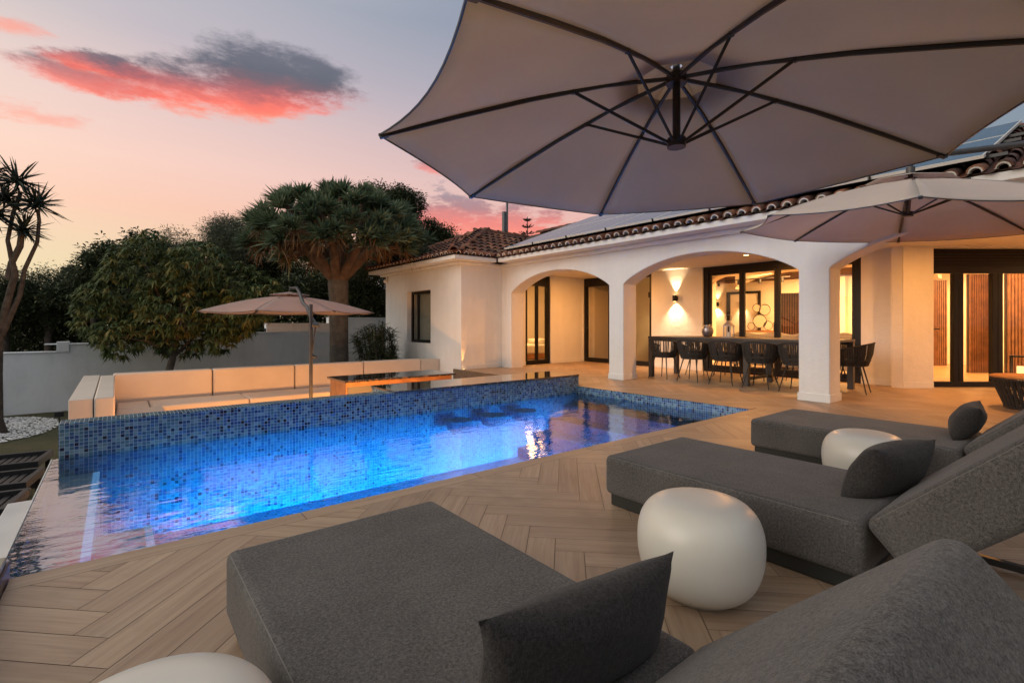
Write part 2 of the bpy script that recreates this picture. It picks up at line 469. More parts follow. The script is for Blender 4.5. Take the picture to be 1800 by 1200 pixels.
def m_tile():
    m, t, out = newmat('weathered_clay_roof_tile')
    b = t.n('ShaderNodeBsdfPrincipled')
    at = t.n('ShaderNodeAttribute', attribute_name='rnd').outputs['Fac']
    v = t.n('ShaderNodeTexCoord').outputs['Object']
    c = t.ramp(at, [(0.0, (0.060, 0.026, 0.020, 1)), (0.35, (0.125, 0.044, 0.028, 1)), (0.7, (0.20, 0.070, 0.038, 1)), (1.0, (0.31, 0.135, 0.075, 1))])
    n = t.noise(v, 9.0, 6, 0.7)
    c = t.mix(t.smooth(n, 0.5, 0.66), c, (0.095, 0.08, 0.06, 1))
    c = t.mix(t.smooth(t.noise(v, 30.0, 5, 0.7), 0.62, 0.72), c, (0.25, 0.21, 0.15, 1))
    t.l(c, b.inputs['Base Color'])
    b.inputs['Roughness'].default_value = 0.85
    bp = t.n('ShaderNodeBump')
    bp.inputs['Strength'].default_value = 0.6
    bp.inputs['Distance'].default_value = 0.006
    t.l(t.noise(v, 60.0, 4), bp.inputs['Height'])
    t.l(bp.outputs[0], b.inputs['Normal'])
    t.l(b.outputs[0], out.inputs[0])
    return m
M['tile'] = m_tile()

def m_solar():
    m, t, out = newmat('solar_glass')
    b = t.n('ShaderNodeBsdfPrincipled')
    uv = t.n('ShaderNodeTexCoord').outputs['UV']
    sp = t.n('ShaderNodeSeparateXYZ')
    t.l(uv, sp.inputs[0])
    fu = t.m('ABSOLUTE', t.m('SUBTRACT', t.m('FRACT', t.m('DIVIDE', sp.outputs[0], 0.156)), 0.5))
    fv = t.m('ABSOLUTE', t.m('SUBTRACT', t.m('FRACT', t.m('DIVIDE', sp.outputs[1], 0.156)), 0.5))
    e = t.smooth(t.m('MAXIMUM', fu, fv), 0.475, 0.49)
    t.l(t.mix(e, (0.030, 0.065, 0.105, 1), (0.12, 0.15, 0.18, 1)), b.inputs['Base Color'])
    b.inputs['Roughness'].default_value = 0.22
    b.inputs['Specular IOR Level'].default_value = 0.5
    b.inputs['Coat Weight'].default_value = 0.15
    b.inputs['Coat Roughness'].default_value = 0.2
    t.l(b.outputs[0], out.inputs[0])
    return m
M['solar'] = m_solar()
M['alu'] = plain('anodised_aluminium', (0.62, 0.60, 0.57, 1), 0.5, 0.05, 5, 0)

def m_granite():
    m, t, out = newmat('polished_dark_granite')
    b = t.n('ShaderNodeBsdfPrincipled')
    v = t.n('ShaderNodeTexCoord').outputs['Object']
    n1 = t.noise(v, 14.0, 8, 0.7)
    n2 = t.noise(v, 60.0, 5, 0.7)
    c = t.ramp(n1, [(0.35, (0.010, 0.010, 0.011, 1)), (0.5, (0.035, 0.026, 0.022, 1)), (0.62, (0.15, 0.10, 0.07, 1)), (0.7, (0.30, 0.27, 0.24, 1))])
    c = t.mix(t.smooth(n2, 0.56, 0.66), c, (0.22, 0.20, 0.18, 1))
    t.l(c, b.inputs['Base Color'])
    b.inputs['Roughness'].default_value = 0.04
    b.inputs['Specular IOR Level'].default_value = 1.0
    b.inputs['Coat Weight'].default_value = 0.6
    b.inputs['Coat Roughness'].default_value = 0.02
    t.l(b.outputs[0], out.inputs[0])
    return m
M['granite'] = m_granite()

def m_grass():
    m, t, out = newmat('lawn_turf')
    b = t.n('ShaderNodeBsdfPrincipled')
    v = t.n('ShaderNodeTexCoord').outputs['Object']
    n = t.m('ADD', t.m('MULTIPLY', t.noise(v, 1.5, 6, 0.65), 0.5), t.m('MULTIPLY', t.noise(v, 45.0, 4, 0.7), 0.5))
    t.l(t.ramp(n, [(0.35, (0.035, 0.04, 0.014, 1)), (0.5, (0.075, 0.075, 0.03, 1)), (0.66, (0.13, 0.105, 0.05, 1))]), b.inputs['Base Color'])
    b.inputs['Roughness'].default_value = 0.95
    bp = t.n('ShaderNodeBump')
    bp.inputs['Strength'].default_value = 1.0
    bp.inputs['Distance'].default_value = 0.03
    t.l(t.noise(v, 90.0, 4, 0.7), bp.inputs['Height'])
    t.l(bp.outputs[0], b.inputs['Normal'])
    t.l(b.outputs[0], out.inputs[0])
    return m
M['grass'] = m_grass()

def m_pebble():
    m, t, out = newmat('white_marble_pebble')
    b = t.n('ShaderNodeBsdfPrincipled')
    at = t.n('ShaderNodeAttribute', attribute_name='rnd').outputs['Fac']
    t.l(t.ramp(at, [(0, (0.36, 0.38, 0.40, 1)), (1, (0.72, 0.72, 0.72, 1))]), b.inputs['Base Color'])
    b.inputs['Roughness'].default_value = 0.6
    t.l(b.outputs[0], out.inputs[0])
    return m
M['pebble'] = m_pebble()

def m_water():
    m, t, out = newmat('pool_water_surface')
    v = t.n('ShaderNodeTexCoord').outputs['Object']
    mp = t.n('ShaderNodeMapping')
    mp.inputs['Rotation'].default_value = (0, 0, rad(20))
    mp.inputs['Scale'].default_value = (1.0, 2.2, 1.0)
    t.l(v, mp.inputs[0])
    n1 = t.noise(mp.outputs[0], 3.2, 3, 0.5)
    n2 = t.noise(mp.outputs[0], 15.0, 3, 0.55)
    big = t.smooth(t.noise(v, 0.9, 2), 0.35, 0.65)
    h = t.m('ADD', t.m('MULTIPLY', n1, 1.0), t.m('MULTIPLY', t.m('MULTIPLY', n2, 0.26), big))
    bp = t.n('ShaderNodeBump')
    bp.inputs['Strength'].default_value = 0.5
    bp.inputs['Distance'].default_value = 0.010
    t.l(h, bp.inputs['Height'])
    f = t.n('ShaderNodeFresnel')
    f.inputs[0].default_value = 1.75
    t.l(bp.outputs[0], f.inputs['Normal'])
    g = t.n('ShaderNodeBsdfGlossy')
    g.inputs['Roughness'].default_value = 0.035
    g.inputs['Color'].default_value = (0.86, 0.93, 1.0, 1)
    t.l(bp.outputs[0], g.inputs['Normal'])
    tr = t.n('ShaderNodeBsdfTransparent')
    tr.inputs[0].default_value = (0.62, 0.86, 1.0, 1)
    mx = t.n('ShaderNodeMixShader')
    t.l(t.m('ADD', t.m('MINIMUM', t.m('MULTIPLY', f.outputs[0], 2.5), 0.44), t.m('MULTIPLY', t.smooth(f.outputs[0], 0.55, 0.78), 0.54)), mx.inputs[0])
    t.l(tr.outputs[0], mx.inputs[1])
    t.l(g.outputs[0], mx.inputs[2])
    t.l(mx.outputs[0], out.inputs[0])
    return m
M['water'] = m_water()

# ------------------------------------------------------------------ mesh builder
class MB:
    def __init__(s):
        s.v = []
        s.f = []
        s.mi = []
        s.r = []
        s.uv = []
    def add(s, verts, faces, mi=0, r=0.5, uvs=None):
        o = len(s.v)
        s.v += [tuple(p) for p in verts]
        for k, f in enumerate(faces):
            s.f.append(tuple(i + o for i in f))
            s.mi.append(mi)
            s.r.append(r)
            s.uv.append(uvs[k] if uvs else None)
        return s
    def box(s, x0, y0, z0, x1, y1, z1, mi=0, r=0.5):
        x0, x1 = min(x0, x1), max(x0, x1)
        y0, y1 = min(y0, y1), max(y0, y1)
        z0, z1 = min(z0, z1), max(z0, z1)
        v = [(x0, y0, z0), (x1, y0, z0), (x1, y1, z0), (x0, y1, z0), (x0, y0, z1), (x1, y0, z1), (x1, y1, z1), (x0, y1, z1)]
        return s.add(v, [(3, 2, 1, 0), (4, 5, 6, 7), (0, 1, 5, 4), (1, 2, 6, 5), (2, 3, 7, 6), (3, 0, 4, 7)], mi, r)
    def obox(s, c, ax, ay, az_, mi=0, r=0.5):
        """box by centre and three half-axis vectors"""
        c, ax, ay, az_ = map(Vector, (c, ax, ay, az_))
        v = []
        for k in (-1, 1):
            for i, j in ((-1, -1), (1, -1), (1, 1), (-1, 1)):
                v.append(tuple(c + ax * i + ay * j + az_ * k))
        return s.add(v, [(3, 2, 1, 0), (4, 5, 6, 7), (0, 1, 5, 4), (1, 2, 6, 5), (2, 3, 7, 6), (3, 0, 4, 7)], mi, r)
    def bar(s, a, b, w, h=None, mi=0, r=0.5, up=(0, 0, 1)):
        a, b = Vector(a), Vector(b)
        d = b - a
        u = Vector(up)
        if abs(d.normalized().dot(u)) > 0.98:
            u = Vector((1, 0, 0))
        sx = d.cross(u).normalized() * (w / 2)
        sz = sx.cross(d).normalized() * ((h or w) / 2)
        return s.obox((a + b) / 2, d / 2, sx, sz, mi, r)
    def tube(s, pts, rads, n=8, mi=0, r=0.5, cap=True):
        pts = [Vector(p) for p in pts]
        if isinstance(rads, (int, float)):
            rads = [rads] * len(pts)
        o = len(s.v)
        prev = None
        for i, p in enumerate(pts):
            d = (pts[min(i + 1, len(pts) - 1)] - pts[max(i - 1, 0)]).normalized()
            if prev is None:
                u = d.cross(Vector((0, 0, 1)))
                if u.length < 0.05:
                    u = d.cross(Vector((1, 0, 0)))
                u.normalize()
            else:
                u = (prev - d * prev.dot(d)).normalized()
            prev = u
            w = d.cross(u)
            for k in range(n):
                a = 2 * PI * k / n
                s.v.append(tuple(p + (u * math.cos(a) + w * math.sin(a)) * rads[i]))
        for i in range(len(pts) - 1):
            for k in range(n):
                a, b = o + i * n + k, o + i * n + (k + 1) % n
                s.f.append((a, b, b + n, a + n))
                s.mi.append(mi)
                s.r.append(r)
                s.uv.append(None)
        if cap:
            for f in (tuple(o + k for k in range(n - 1, -1, -1)), tuple(o + (len(pts) - 1) * n + k for k in range(n))):
                s.f.append(f)
                s.mi.append(mi)
                s.r.append(r)
                s.uv.append(None)
        return s
    def lathe(s, c, prof, n=32, mi=0, r=0.5, cap=True):
        """prof: list of (radius, z)"""
        o = len(s.v)
        for (q, z) in prof:
            for k in range(n):
                a = 2 * PI * k / n
                s.v.append((c[0] + q * math.cos(a), c[1] + q * math.sin(a), c[2] + z))
        for i in range(len(prof) - 1):
            for k in range(n):
                a, b = o + i * n + k, o + i * n + (k + 1) % n
                s.f.append((a, b, b + n, a + n))
                s.mi.append(mi)
                s.r.append(r)
                s.uv.append(None)
        if cap:
            for f in (tuple(o + k for k in range(n - 1, -1, -1)), tuple(o + (len(prof) - 1) * n + k for k in range(n))):
                s.f.append(f)
                s.mi.append(mi)
                s.r.append(r)
                s.uv.append(None)
        return s
    def grid(s, fn, nu, nv, mi=0, r=0.5):
        o = len(s.v)
        for i in range(nu + 1):
            for j in range(nv + 1):
                s.v.append(tuple(fn(i / nu, j / nv)))
        for i in range(nu):
            for j in range(nv):
                a = o + i * (nv + 1) + j
                s.f.append((a, a + nv + 1, a + nv + 2, a + 1))
                s.mi.append(mi)
                s.r.append(r)
                s.uv.append(None)
        return s
    def build(s, name, mats, parent=None, smooth=False, bevel=0.0, seg=2, solid=0.0, angle=40):
        me = bpy.data.meshes.new(name)
        me.from_pydata(s.v, [], s.f)
        mats = mats if isinstance(mats, (list, tuple)) else [mats]
        for m in mats:
            me.materials.append(M[m] if isinstance(m, str) else m)
        if len(s.f):
            me.polygons.foreach_set('material_index', s.mi)
            at = me.attributes.new('rnd', 'FLOAT', 'FACE')
            at.data.foreach_set('value', s.r)
            uvl = me.uv_layers.new(name='UVMap')
            co = s.v
            me.update()
            uvd = np.zeros((len(me.loops), 2), dtype=np.float32)
            li = 0
            for p, uvs in zip(me.polygons, s.uv):
                if uvs:
                    for k, q in enumerate(uvs):
                        uvd[li + k] = q
                else:
                    nx, ny, nz = map(abs, p.normal)
                    ia, ib = (1, 2) if nx >= ny and nx >= nz else ((0, 2) if ny >= nz else (0, 1))
                    for k, vi in enumerate(p.vertices):
                        uvd[li + k] = (co[vi][ia], co[vi][ib])
                li += len(p.vertices)
            uvl.data.foreach_set('uv', uvd.ravel())
        if smooth:
            me.polygons.foreach_set('use_smooth', [True] * len(me.polygons))
        me.update()
        o = bpy.data.objects.new(name, me)
        C.objects.link(o)
        if smooth and smooth != 'all' and not bevel:
            try:
                me.set_sharp_from_angle(angle=rad(angle))
            except Exception:
                pass
        if bevel:
            md = o.modifiers.new('bevel', 'BEVEL')
            md.width = bevel
            md.segments = seg
            md.limit_method = 'ANGLE'
            md.angle_limit = rad(35)
            md.harden_normals = False
            if smooth:
                me.polygons.foreach_set('use_smooth', [True] * len(me.polygons))
                me.set_sharp_from_angle(angle=rad(89))
        if solid:
            md = o.modifiers.new('solid', 'SOLIDIFY')
            md.thickness = solid
            md.offset = 0
        if parent is not None:
            attach(o, parent)
        return o
def attach(o, parent):
    o.parent = parent
    o.matrix_parent_inverse = Matrix.Translation(parent.get('at', (0, 0, 0)) if False else parent_origin(parent)).inverted()
def parent_origin(p):
    v = Vector((0, 0, 0))
    while p is not None:
        if p.parent is None:
            v += Vector(p.location)
        p = p.parent
    return v if True else v
def attach(o, parent):
    """children are modelled in world space; only top-level empties carry a location"""
    o.parent = parent
    if parent.parent is None:
        o.matrix_parent_inverse = Matrix.Translation(parent.location).inverted()
def tag(o, label=None, cat=None, group=None, kind=None):
    if label:
        o['label'] = label
    if cat:
        o['category'] = cat
    if group:
        o['group'] = group
    if kind:
        o['kind'] = kind
    return o
def thing(name, label, cat, loc=(0, 0, 0), group=None):
    o = bpy.data.objects.new(name, None)
    o.empty_display_size = 0.2
    C.objects.link(o)
    o.location = loc
    return tag(o, label, cat, group)
def dup(root, loc, rotz=0.0, label=None, parent=None):
    r = root.copy()
    C.objects.link(r)
    if parent is None:
        r.location = loc
        r.rotation_euler = (0, 0, rotz)
    else:
        r.parent = parent
    if label:
        r['label'] = label
    for ch in list(root.children):
        c = ch.copy()
        C.objects.link(c)
        c.parent = r
        for g in list(ch.children):
            d = g.copy()
            C.objects.link(d)
            d.parent = c
    return r
def struct(o):
    o['kind'] = 'structure'
    return o

def cells(mb, axis, c0, c1, u0, u1, w0, w1, holes, mi=0):
    """a slab between axis=c0..c1, spanning u0..u1 x w0..w1, minus rectangular holes; only its outer faces"""
    us = sorted({u0, u1, *[min(max(h[i], u0), u1) for h in holes for i in (0, 1)]})
    ws = sorted({w0, w1, *[min(max(h[i], w0), w1) for h in holes for i in (2, 3)]})
    def solid(i, j):
        if i < 0 or j < 0 or i >= len(us) - 1 or j >= len(ws) - 1:
            return False
        a, b = (us[i] + us[i + 1]) / 2, (ws[j] + ws[j + 1]) / 2
        return not any(h[0] < a < h[1] and h[2] < b < h[3] for h in holes)
    def P(c, a, b):
        return {'x': (c, a, b), 'y': (a, c, b), 'z': (a, b, c)}[axis]
    for i in range(len(us) - 1):
        for j in range(len(ws) - 1):
            if not solid(i, j):
                continue
            a0, a1, b0, b1 = us[i], us[i + 1], ws[j], ws[j + 1]
            q0 = [P(c0, a0, b0), P(c0, a1, b0), P(c0, a1, b1), P(c0, a0, b1)]
            q1 = [P(c1, a0, b0), P(c1, a1, b0), P(c1, a1, b1), P(c1, a0, b1)]
            mb.add(q0, [(3, 2, 1, 0) if axis != 'y' else (0, 1, 2, 3)], mi)
            mb.add(q1, [(0, 1, 2, 3) if axis != 'y' else (3, 2, 1, 0)], mi)
            for (di, dj, e) in ((-1, 0, (0, 3)), (1, 0, (1, 2)), (0, -1, (0, 1)), (0, 1, (3, 2))):
                if not solid(i + di, j + dj):
                    mb.add([q0[e[0]], q0[e[1]], q1[e[1]], q1[e[0]]], [(0, 1, 2, 3)], mi)
    return mb
def area(name, loc, direction, sx, sy, energy, color, parent=None, shape='RECTANGLE', spread=180):
    d = bpy.data.lights.new(name, 'AREA')
    d.shape = shape
    d.size = sx
    d.size_y = sy
    d.energy = energy
    d.color = color
    d.spread = rad(spread)
    o = bpy.data.objects.new(name, d)
    C.objects.link(o)
    o.location = loc
    o.rotation_euler = Vector(direction).to_track_quat('-Z', 'Y').to_euler()
    if parent is not None:
        attach(o, parent)
    return o
def spot(name, loc, direction, energy, color, angle, blend=0.3, size=0.02, parent=None):
    d = bpy.data.lights.new(name, 'SPOT')
    d.energy = energy
    d.color = color
    d.spot_size = rad(angle)
    d.spot_blend = blend
    d.shadow_soft_size = size
    o = bpy.data.objects.new(name, d)
    C.objects.link(o)
    o.location = loc
    o.rotation_euler = Vector(direction).to_track_quat('-Z', 'Y').to_euler()
    if parent is not None:
        attach(o, parent)
    return o
WARM = (1.0, 0.53, 0.19)
AMBER = (1.0, 0.40, 0.09)
Rv = Vector((math.sin(AZ), -math.cos(AZ), 0))      # the direction the slanted glazed wall runs in
Fv = Vector((math.cos(AZ), math.sin(AZ), 0))

# ================================================================== GROUND, DECK, POOL
PX0, PX1, PY0, PY1 = -0.40, 6.37, 3.04, 6.10        # the pool
LF = -0.80                                          # the lounge floor
mb = MB()
cells(mb, 'z', -0.90, -0.85, -400, 400, -400, 400, [(-0.44, 18, -8, 11.28)])
struct(mb.build('lawn', 'grass'))

def clip(poly, x0=None, x1=None, y0=None, y1=None):
    def cut(p, f, g):
        out = []
        for i in range(len(p)):
            a, b = p[i], p[(i + 1) % len(p)]
            fa, fb = f(a), f(b)
            if fa >= 0:
                out.append(a)
            if (fa >= 0) != (fb >= 0):
                k = fa / (fa - fb)
                out.append(tuple(a[j] + (b[j] - a[j]) * k for j in range(4)))
        return out
    if x0 is not None:
        poly = cut(poly, lambda q: q[0] - x0, 0)
    if x1 is not None and poly:
        poly = cut(poly, lambda q: x1 - q[0], 0)
    if y0 is not None and poly:
        poly = cut(poly, lambda q: q[1] - y0, 0)
    if y1 is not None and poly:
        poly = cut(poly, lambda q: y1 - q[1], 0)
    return poly
def herringbone(mb):
    Wd, L, g = 0.14, 0.84, 0.0014
    s2 = math.sqrt(0.5)
    a0, b0 = -0.02, 0.055
    k = 6
    # axis frame p,q rotated by 45 degrees
    def put(p0, q0, p1, q1, along_p):
        rnd = random.random()
        p0, q0, p1, q1 = p0 + g, q0 + g, p1 - g, q1 - g
        pts = []
        for (p, q) in ((p0, q0), (p1, q0), (p1, q1), (p0, q1)):
            x = (p - q) * s2 + a0
            y = (p + q) * s2 + b0
            u, v = ((p - p0, q - q0) if along_p else (q - q0, p - p0))
            pts.append((x, y, u, v))
        for reg in (dict(x0=-0.36, x1=13.2, y0=-5.2, y1=2.892), dict(x0=6.522, x1=13.2, y0=2.892, y1=10.3), dict(x0=6.42, x1=6.522, y0=6.9, y1=10.3)):
            r_ = clip(pts, **reg)
            if len(r_) >= 3:
                mb.add([(a[0], a[1], 0.0) for a in r_], [tuple(range(len(r_)))], 0, rnd, [[(a[2], a[3]) for a in r_]])
    for i in range(-110, 150):
        for j in range(-40, 40):
            # horizontal plank of the herringbone, then the upright one beside it
            p = i * Wd + j * L
            q = i * Wd - j * L
            cx_, cy_ = (p - q) * s2, (p + q) * s2
            if not (-3 < cx_ < 15 and -7 < cy_ < 12):
                continue
            put(p, q, p + L, q + Wd, True)
            put(p, q + Wd, p + Wd, q + Wd + L, False)
mb = MB()
herringbone(mb)
# border strips round the pool
x = -0.36
i = 0
while x < 6.52:
    x2 = min(x + 1.2, 6.52)
    mb.add([(x + .002, 2.895, 0), (x2 - .002, 2.895, 0), (x2 - .002, PY0 - .02, 0), (x + .002, PY0 - .02, 0)], [(0, 1, 2, 3)], 0, random.random(),
           [[(0, 0), (x2 - x, 0), (x2 - x, .14), (0, .14)]])
    # rounded nose of the border
    mb.add([(x + .002, PY0 - .02, 0), (x2 - .002, PY0 - .02, 0), (x2 - .002, PY0 - .004, -.006), (x + .002, PY0 - .004, -.006)], [(0, 1, 2, 3)], 0, 0.5)
    mb.add([(x + .002, PY0 - .004, -.006), (x2 - .002, PY0 - .004, -.006), (x2 - .002, PY0, -.022), (x + .002, PY0, -.022)], [(0, 1, 2, 3)], 0, 0.5)
    x = x2
y = PY0
while y < PY1 - 0.01:
    y2 = min(y + 1.2, PY1)
    mb.add([(PX1, y + .002, 0), (6.52, y + .002, 0), (6.52, y2 - .002, 0), (PX1, y2 - .002, 0)], [(0, 1, 2, 3)], 0, random.random(),
           [[(0, 0), (0, .14), (y2 - y, .14), (y2 - y, 0)]])
    y = y2
struct(mb.build('deck', 'plank'))
mb = MB()
mb.box(-0.355, -5.2, -0.9, 13.2, 2.9, -0.004)
mb.box(6.525, 2.9, -0.9, 13.2, 10.3, -0.004)
mb.box(-0.355, 2.9, -0.9, 6.525, PY0 - 0.004, -0.024)
mb.box(PX1 + 0.004, PY0 - 0.004, -0.9, 6.525, PY1, -0.004)
mb.box(6.424, PY1, -0.9, 6.525, 10.3, -0.004)
struct(mb.build('deck_base', 'grout'))

# pool shell
FZ = -1.02
WZ = -0.13
mb = MB()
mb.add([(PX0, PY0, FZ), (PX1, PY0, FZ), (PX1, PY1, FZ), (PX0, PY1, FZ)], [(0, 1, 2, 3)])
mb.add([(PX0, PY0 + .001, FZ), (PX1, PY0 + .001, FZ), (PX1, PY0 + .001, -.024), (PX0, PY0 + .001, -.024)], [(3, 2, 1, 0)])
mb.add([(PX0, PY1 - .002, FZ), (PX1, PY1 - .002, FZ), (PX1, PY1 - .002, WZ - .02), (PX0, PY1 - .002, WZ - .02)], [(0, 1, 2, 3)])
mb.add([(PX1, PY0, FZ), (PX1, PY1, FZ), (PX1, PY1, -.003), (PX1, PY0, -.003)], [(0, 1, 2, 3)], 1)
mb.box(PX0 - .05, PY0, -0.9, PX0, PY1 - .001, WZ - .004, 1)
mb.box(PX0 - .058, PY0, -0.6, PX0 - .0505, PY1 - .001, WZ + .003, 2)
struct(mb.build('pool_basin', ['mosaic_pool', 'mosaic', 'mortar']))
mb = MB()
mb.box(PX0 + .001, PY0 + .003, FZ + .003, -0.12, PY1 - .004, -0.30, 1)
mb.box(-0.12, PY0 + .003, FZ + .003, 0.22, 4.9, -0.52, 1)
mb.box(0.22, PY0 + .003, FZ + .003, 0.60, 4.9, -0.74, 1)
for k in range(4):
    mb.box(PX1 - .002 - 0.34 * (k + 1), PY0 + .003, FZ + .003, PX1 - .002 - 0.34 * k, PY1 - .004, -0.30 - 0.19 * k)
struct(mb.build('pool_steps', ['mosaic_pool', 'step_reflection']))
mb = MB()
for xx, zz in ((-0.12, -0.30), (0.22, -0.52), (0.60, -0.74)):
    mb.box(xx - 0.045, PY0 + .02, zz + .002, xx + .003, (6.05 if xx < 0 else 4.88), zz + .012)
tag(mb.build('step_light_strip', 'blue_led'), 'pale blue lit edge strips along the shallow pool steps', 'light strip')
mb = MB()
mb.grid(lambda u, v: (PX0 - .045 + (PX1 - PX0 + .043) * u, PY0 + .002 + (PY1 - PY0 - .004) * v, WZ), 60, 30)
struct(mb.build('pool_water', 'water', smooth=True))
t_ = thing('pool_lamp_row', 'row of underwater lamps in the near side of the blue pool', 'pool light', (3, PY0, -.6))
t_['kind'] = 'structure'
for xx in (0.9, 1.9, 2.9, 3.9, 4.7):
    MB().lathe((xx, 0, 0), [(0.001, 0), (0.09, 0.0)], 16).build('lamp_lens', 'blue_led', t_)
    o = C.objects[-1] if False else None
for ch in t_.children:
    pass
for k, ch in enumerate(list(t_.children)):
    ch.data.transform(Matrix.Translation((0, PY0 + 0.006, -0.62)) @ Matrix.Rotation(PI / 2, 4, 'X'))
area('pool_light', (3.15, PY0 + 0.04, -0.42), (0, .945, -.33), 5.7, 0.26, 290.0, (0.0, 0.50, 1.0), t_, spread=54)
area('pool_light', (3.15, PY0 + 0.04, -0.30), (0, .5, -.86), 5.7, 0.2, 40.0, (0.0, 0.50, 1.0), t_, spread=90)

# mosaic wall along the far side and its granite top
w = thing('mosaic_wall', 'raised blue glass mosaic wall along the far side of the pool', 'pool wall', (3, 6.2, -.9))
mb = MB()
mb.box(-0.41, PY1, -0.9, 2.9, 6.34, 0.185)
mb.box(2.9, PY1, -0.9, 6.42, 6.86, 0.172)
mb.build('wall_face', 'mosaic', w, bevel=0.006)
mb = MB()
mb.box(2.89, PY1 - .012, 0.174, 6.425, 6.88, 0.202)
tag(mb.build('granite_counter', 'granite', bevel=0.004), 'thin polished dark granite counter on top of the mosaic wall', 'counter')

# lounge pit
mb = MB()
mb.box(-0.44, 6.345, LF - .1, 6.42, 11.27, LF)
struct(mb.build('lounge_floor', 'terrace'))

# catch ledge outside the vanishing edge
mb = MB()
mb.box(-0.66, 2.2, -0.9, -0.452, 5.46, -0.30)
mb.box(-3.2, 2.2, -0.9, -0.662, 5.02, -0.34)
struct(mb.build('lower_terrace', 'terrace', bevel=0.006))
mb = MB()
mb.box(-1.5, -1.5, -0.9, -0.362, 3.07, 0.06, 0)
mb.box(-1.5, -1.5, 0.062, -0.372, 3.06, 0.085, 1)
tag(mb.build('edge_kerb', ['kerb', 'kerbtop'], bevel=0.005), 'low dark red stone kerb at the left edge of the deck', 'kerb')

# pool bar stools
st = thing('pool_stool', 'leftmost round blue stool under water at the mosaic wall', 'pool stool', (0, 0, 0), 'round stools under water by the pool bar')
MB().box(-.03, 0.05, -.30, .03, 0.374, -.25).build('bracket', 'mosaic_pool', st)
MB().lathe((0, 0, 0), [(0.12, -0.36), (0.155, -0.34), (0.18, -0.25), (0.185, -0.215), (0.17, -0.205)], 28).build('seat', 'mosaic_pool', st, smooth=True)
st.location = (3.66, 5.72, 0)
dup(st, (4.24, 5.72, 0), 0, 'middle one of the three round stools under water')
dup(st, (4.84, 5.72, 0), 0, 'rightmost round blue stool under water, nearest the house')

# ================================================================== HOUSE
H = thing('house', 'white single storey villa with arched porch and clay tile roof', 'house', (7.9, 6.0, 0))
CEIL = 2.43
def arch_z(s):
    return 1.87 + 0.44 * max(0.0, 1 - abs(s) ** 2.05) ** 0.86
arches = [(6.49, 9.62), (2.97, 6.13), (-0.60, 2.57), (-4.1, -1.0)]
def arcade(xa, xb):
    mb = MB()
    top = 2.60
    xs = []
    # solid piers and spandrels as vertical strips
    strips = []
    ys = [10.01] + [v for a in arches for v in (a[1], a[0])] + [-5.0]
    for k in range(0, len(ys), 2):
        strips.append((ys[k], ys[k + 1], 0.0, 0.0))
    outline = []
    for k in range(0, len(ys) - 1):
        a, b = ys[k], ys[k + 1]
        if k % 2 == 0:
            mb_pts = [(a, 0.0), (b, 0.0)]
            outline.append(('pier', a, b))
        else:
            outline.append(('arch', a, b))
    N = 28
    for kind, a, b in outline:
        if kind == 'pier':
            for xx, flip in ((xa, 0), (xb, 1)):
                q = [(xx, a, 0), (xx, b, 0), (xx, b, 1.87), (xx, b, top), (xx, a, top), (xx, a, 1.87)]
                mb.add(q, [tuple(range(5, -1, -1)) if flip else tuple(range(6))])
            for yy, flip in ((a, 0), (b, 1)):
                if abs(yy - 10.01) < 1e-6:
                    continue
                q = [(xa, yy, 0), (xb, yy, 0), (xb, yy, 1.87), (xa, yy, 1.87)]
                mb.add(q, [(0, 1, 2, 3) if flip else (3, 2, 1, 0)])
        else:
            pts = []
            for i in range(N + 1):
                c = math.cos(PI * i / N)
                yy = (a + b) / 2 + (a - b) / 2 * c
                pts.append((yy, arch_z(c)))
            for i in range(N):
                (y0, z0), (y1, z1) = pts[i], pts[i + 1]
                mb.add([(xa, y0, z0), (xa, y1, z1), (xa, y1, top), (xa, y0, top)], [(0, 1, 2, 3)])
                mb.add([(xb, y0, z0), (xb, y1, z1), (xb, y1, top), (xb, y0, top)], [(3, 2, 1, 0)])
                mb.add([(xa, y0, z0), (xb, y0, z0), (xb, y1, z1), (xa, y1, z1)], [(0, 1, 2, 3)])
    mb.add([(xa, 10.01, top), (xb, 10.01, top), (xb, -5.0, top), (xa, -5.0, top)], [(0, 1, 2, 3)])
    return mb
o = arcade(7.70, 8.11).build('arcade_wall', 'white', H)
bm = bmesh.new()
bm.from_mesh(o.data)
bmesh.ops.remove_doubles(bm, verts=bm.verts, dist=0.0004)
bmesh.ops.recalc_face_normals(bm, faces=bm.faces)
bm.to_mesh(o.data)
bm.free()
md = o.modifiers.new('bevel', 'BEVEL')
md.width = 0.018
md.segments = 3
md.limit_method = 'ANGLE'
md.angle_limit = rad(50)
# skirting of the piers
for (a, b) in ((6.13, 6.49), (2.57, 2.97), (-1.0, -0.6)):
    MB().box(7.688, a - .012, 0.001, 8.122, b + .012, 0.115).build('column_base', 'white', H, bevel=0.005)
# wing block
mb = MB()
cells(mb, 'x', 6.47, 6.82, 10.01, 14.26, -0.9, 2.60, [(11.49, 12.83, 0.58, 2.005)])
mb.build('wing_wall', 'white', H)
D1 = (8.50, 9.41)
mb = MB()
cells(mb, 'y', 10.012, 10.26, 6.822, 10.7, -0.02, 2.60, [(D1[0], D1[1], -0.5, CEIL - .02)])
mb.build('end_wall', 'white', H)
mb = MB()
mb.box(6.82, 14.0, -0.9, 16.4, 14.26, 2.6)
mb.box(6.45, 10.5, -0.898, 6.468, 11.0, -0.85)
mb.build('rear_wing_wall', 'white', H)
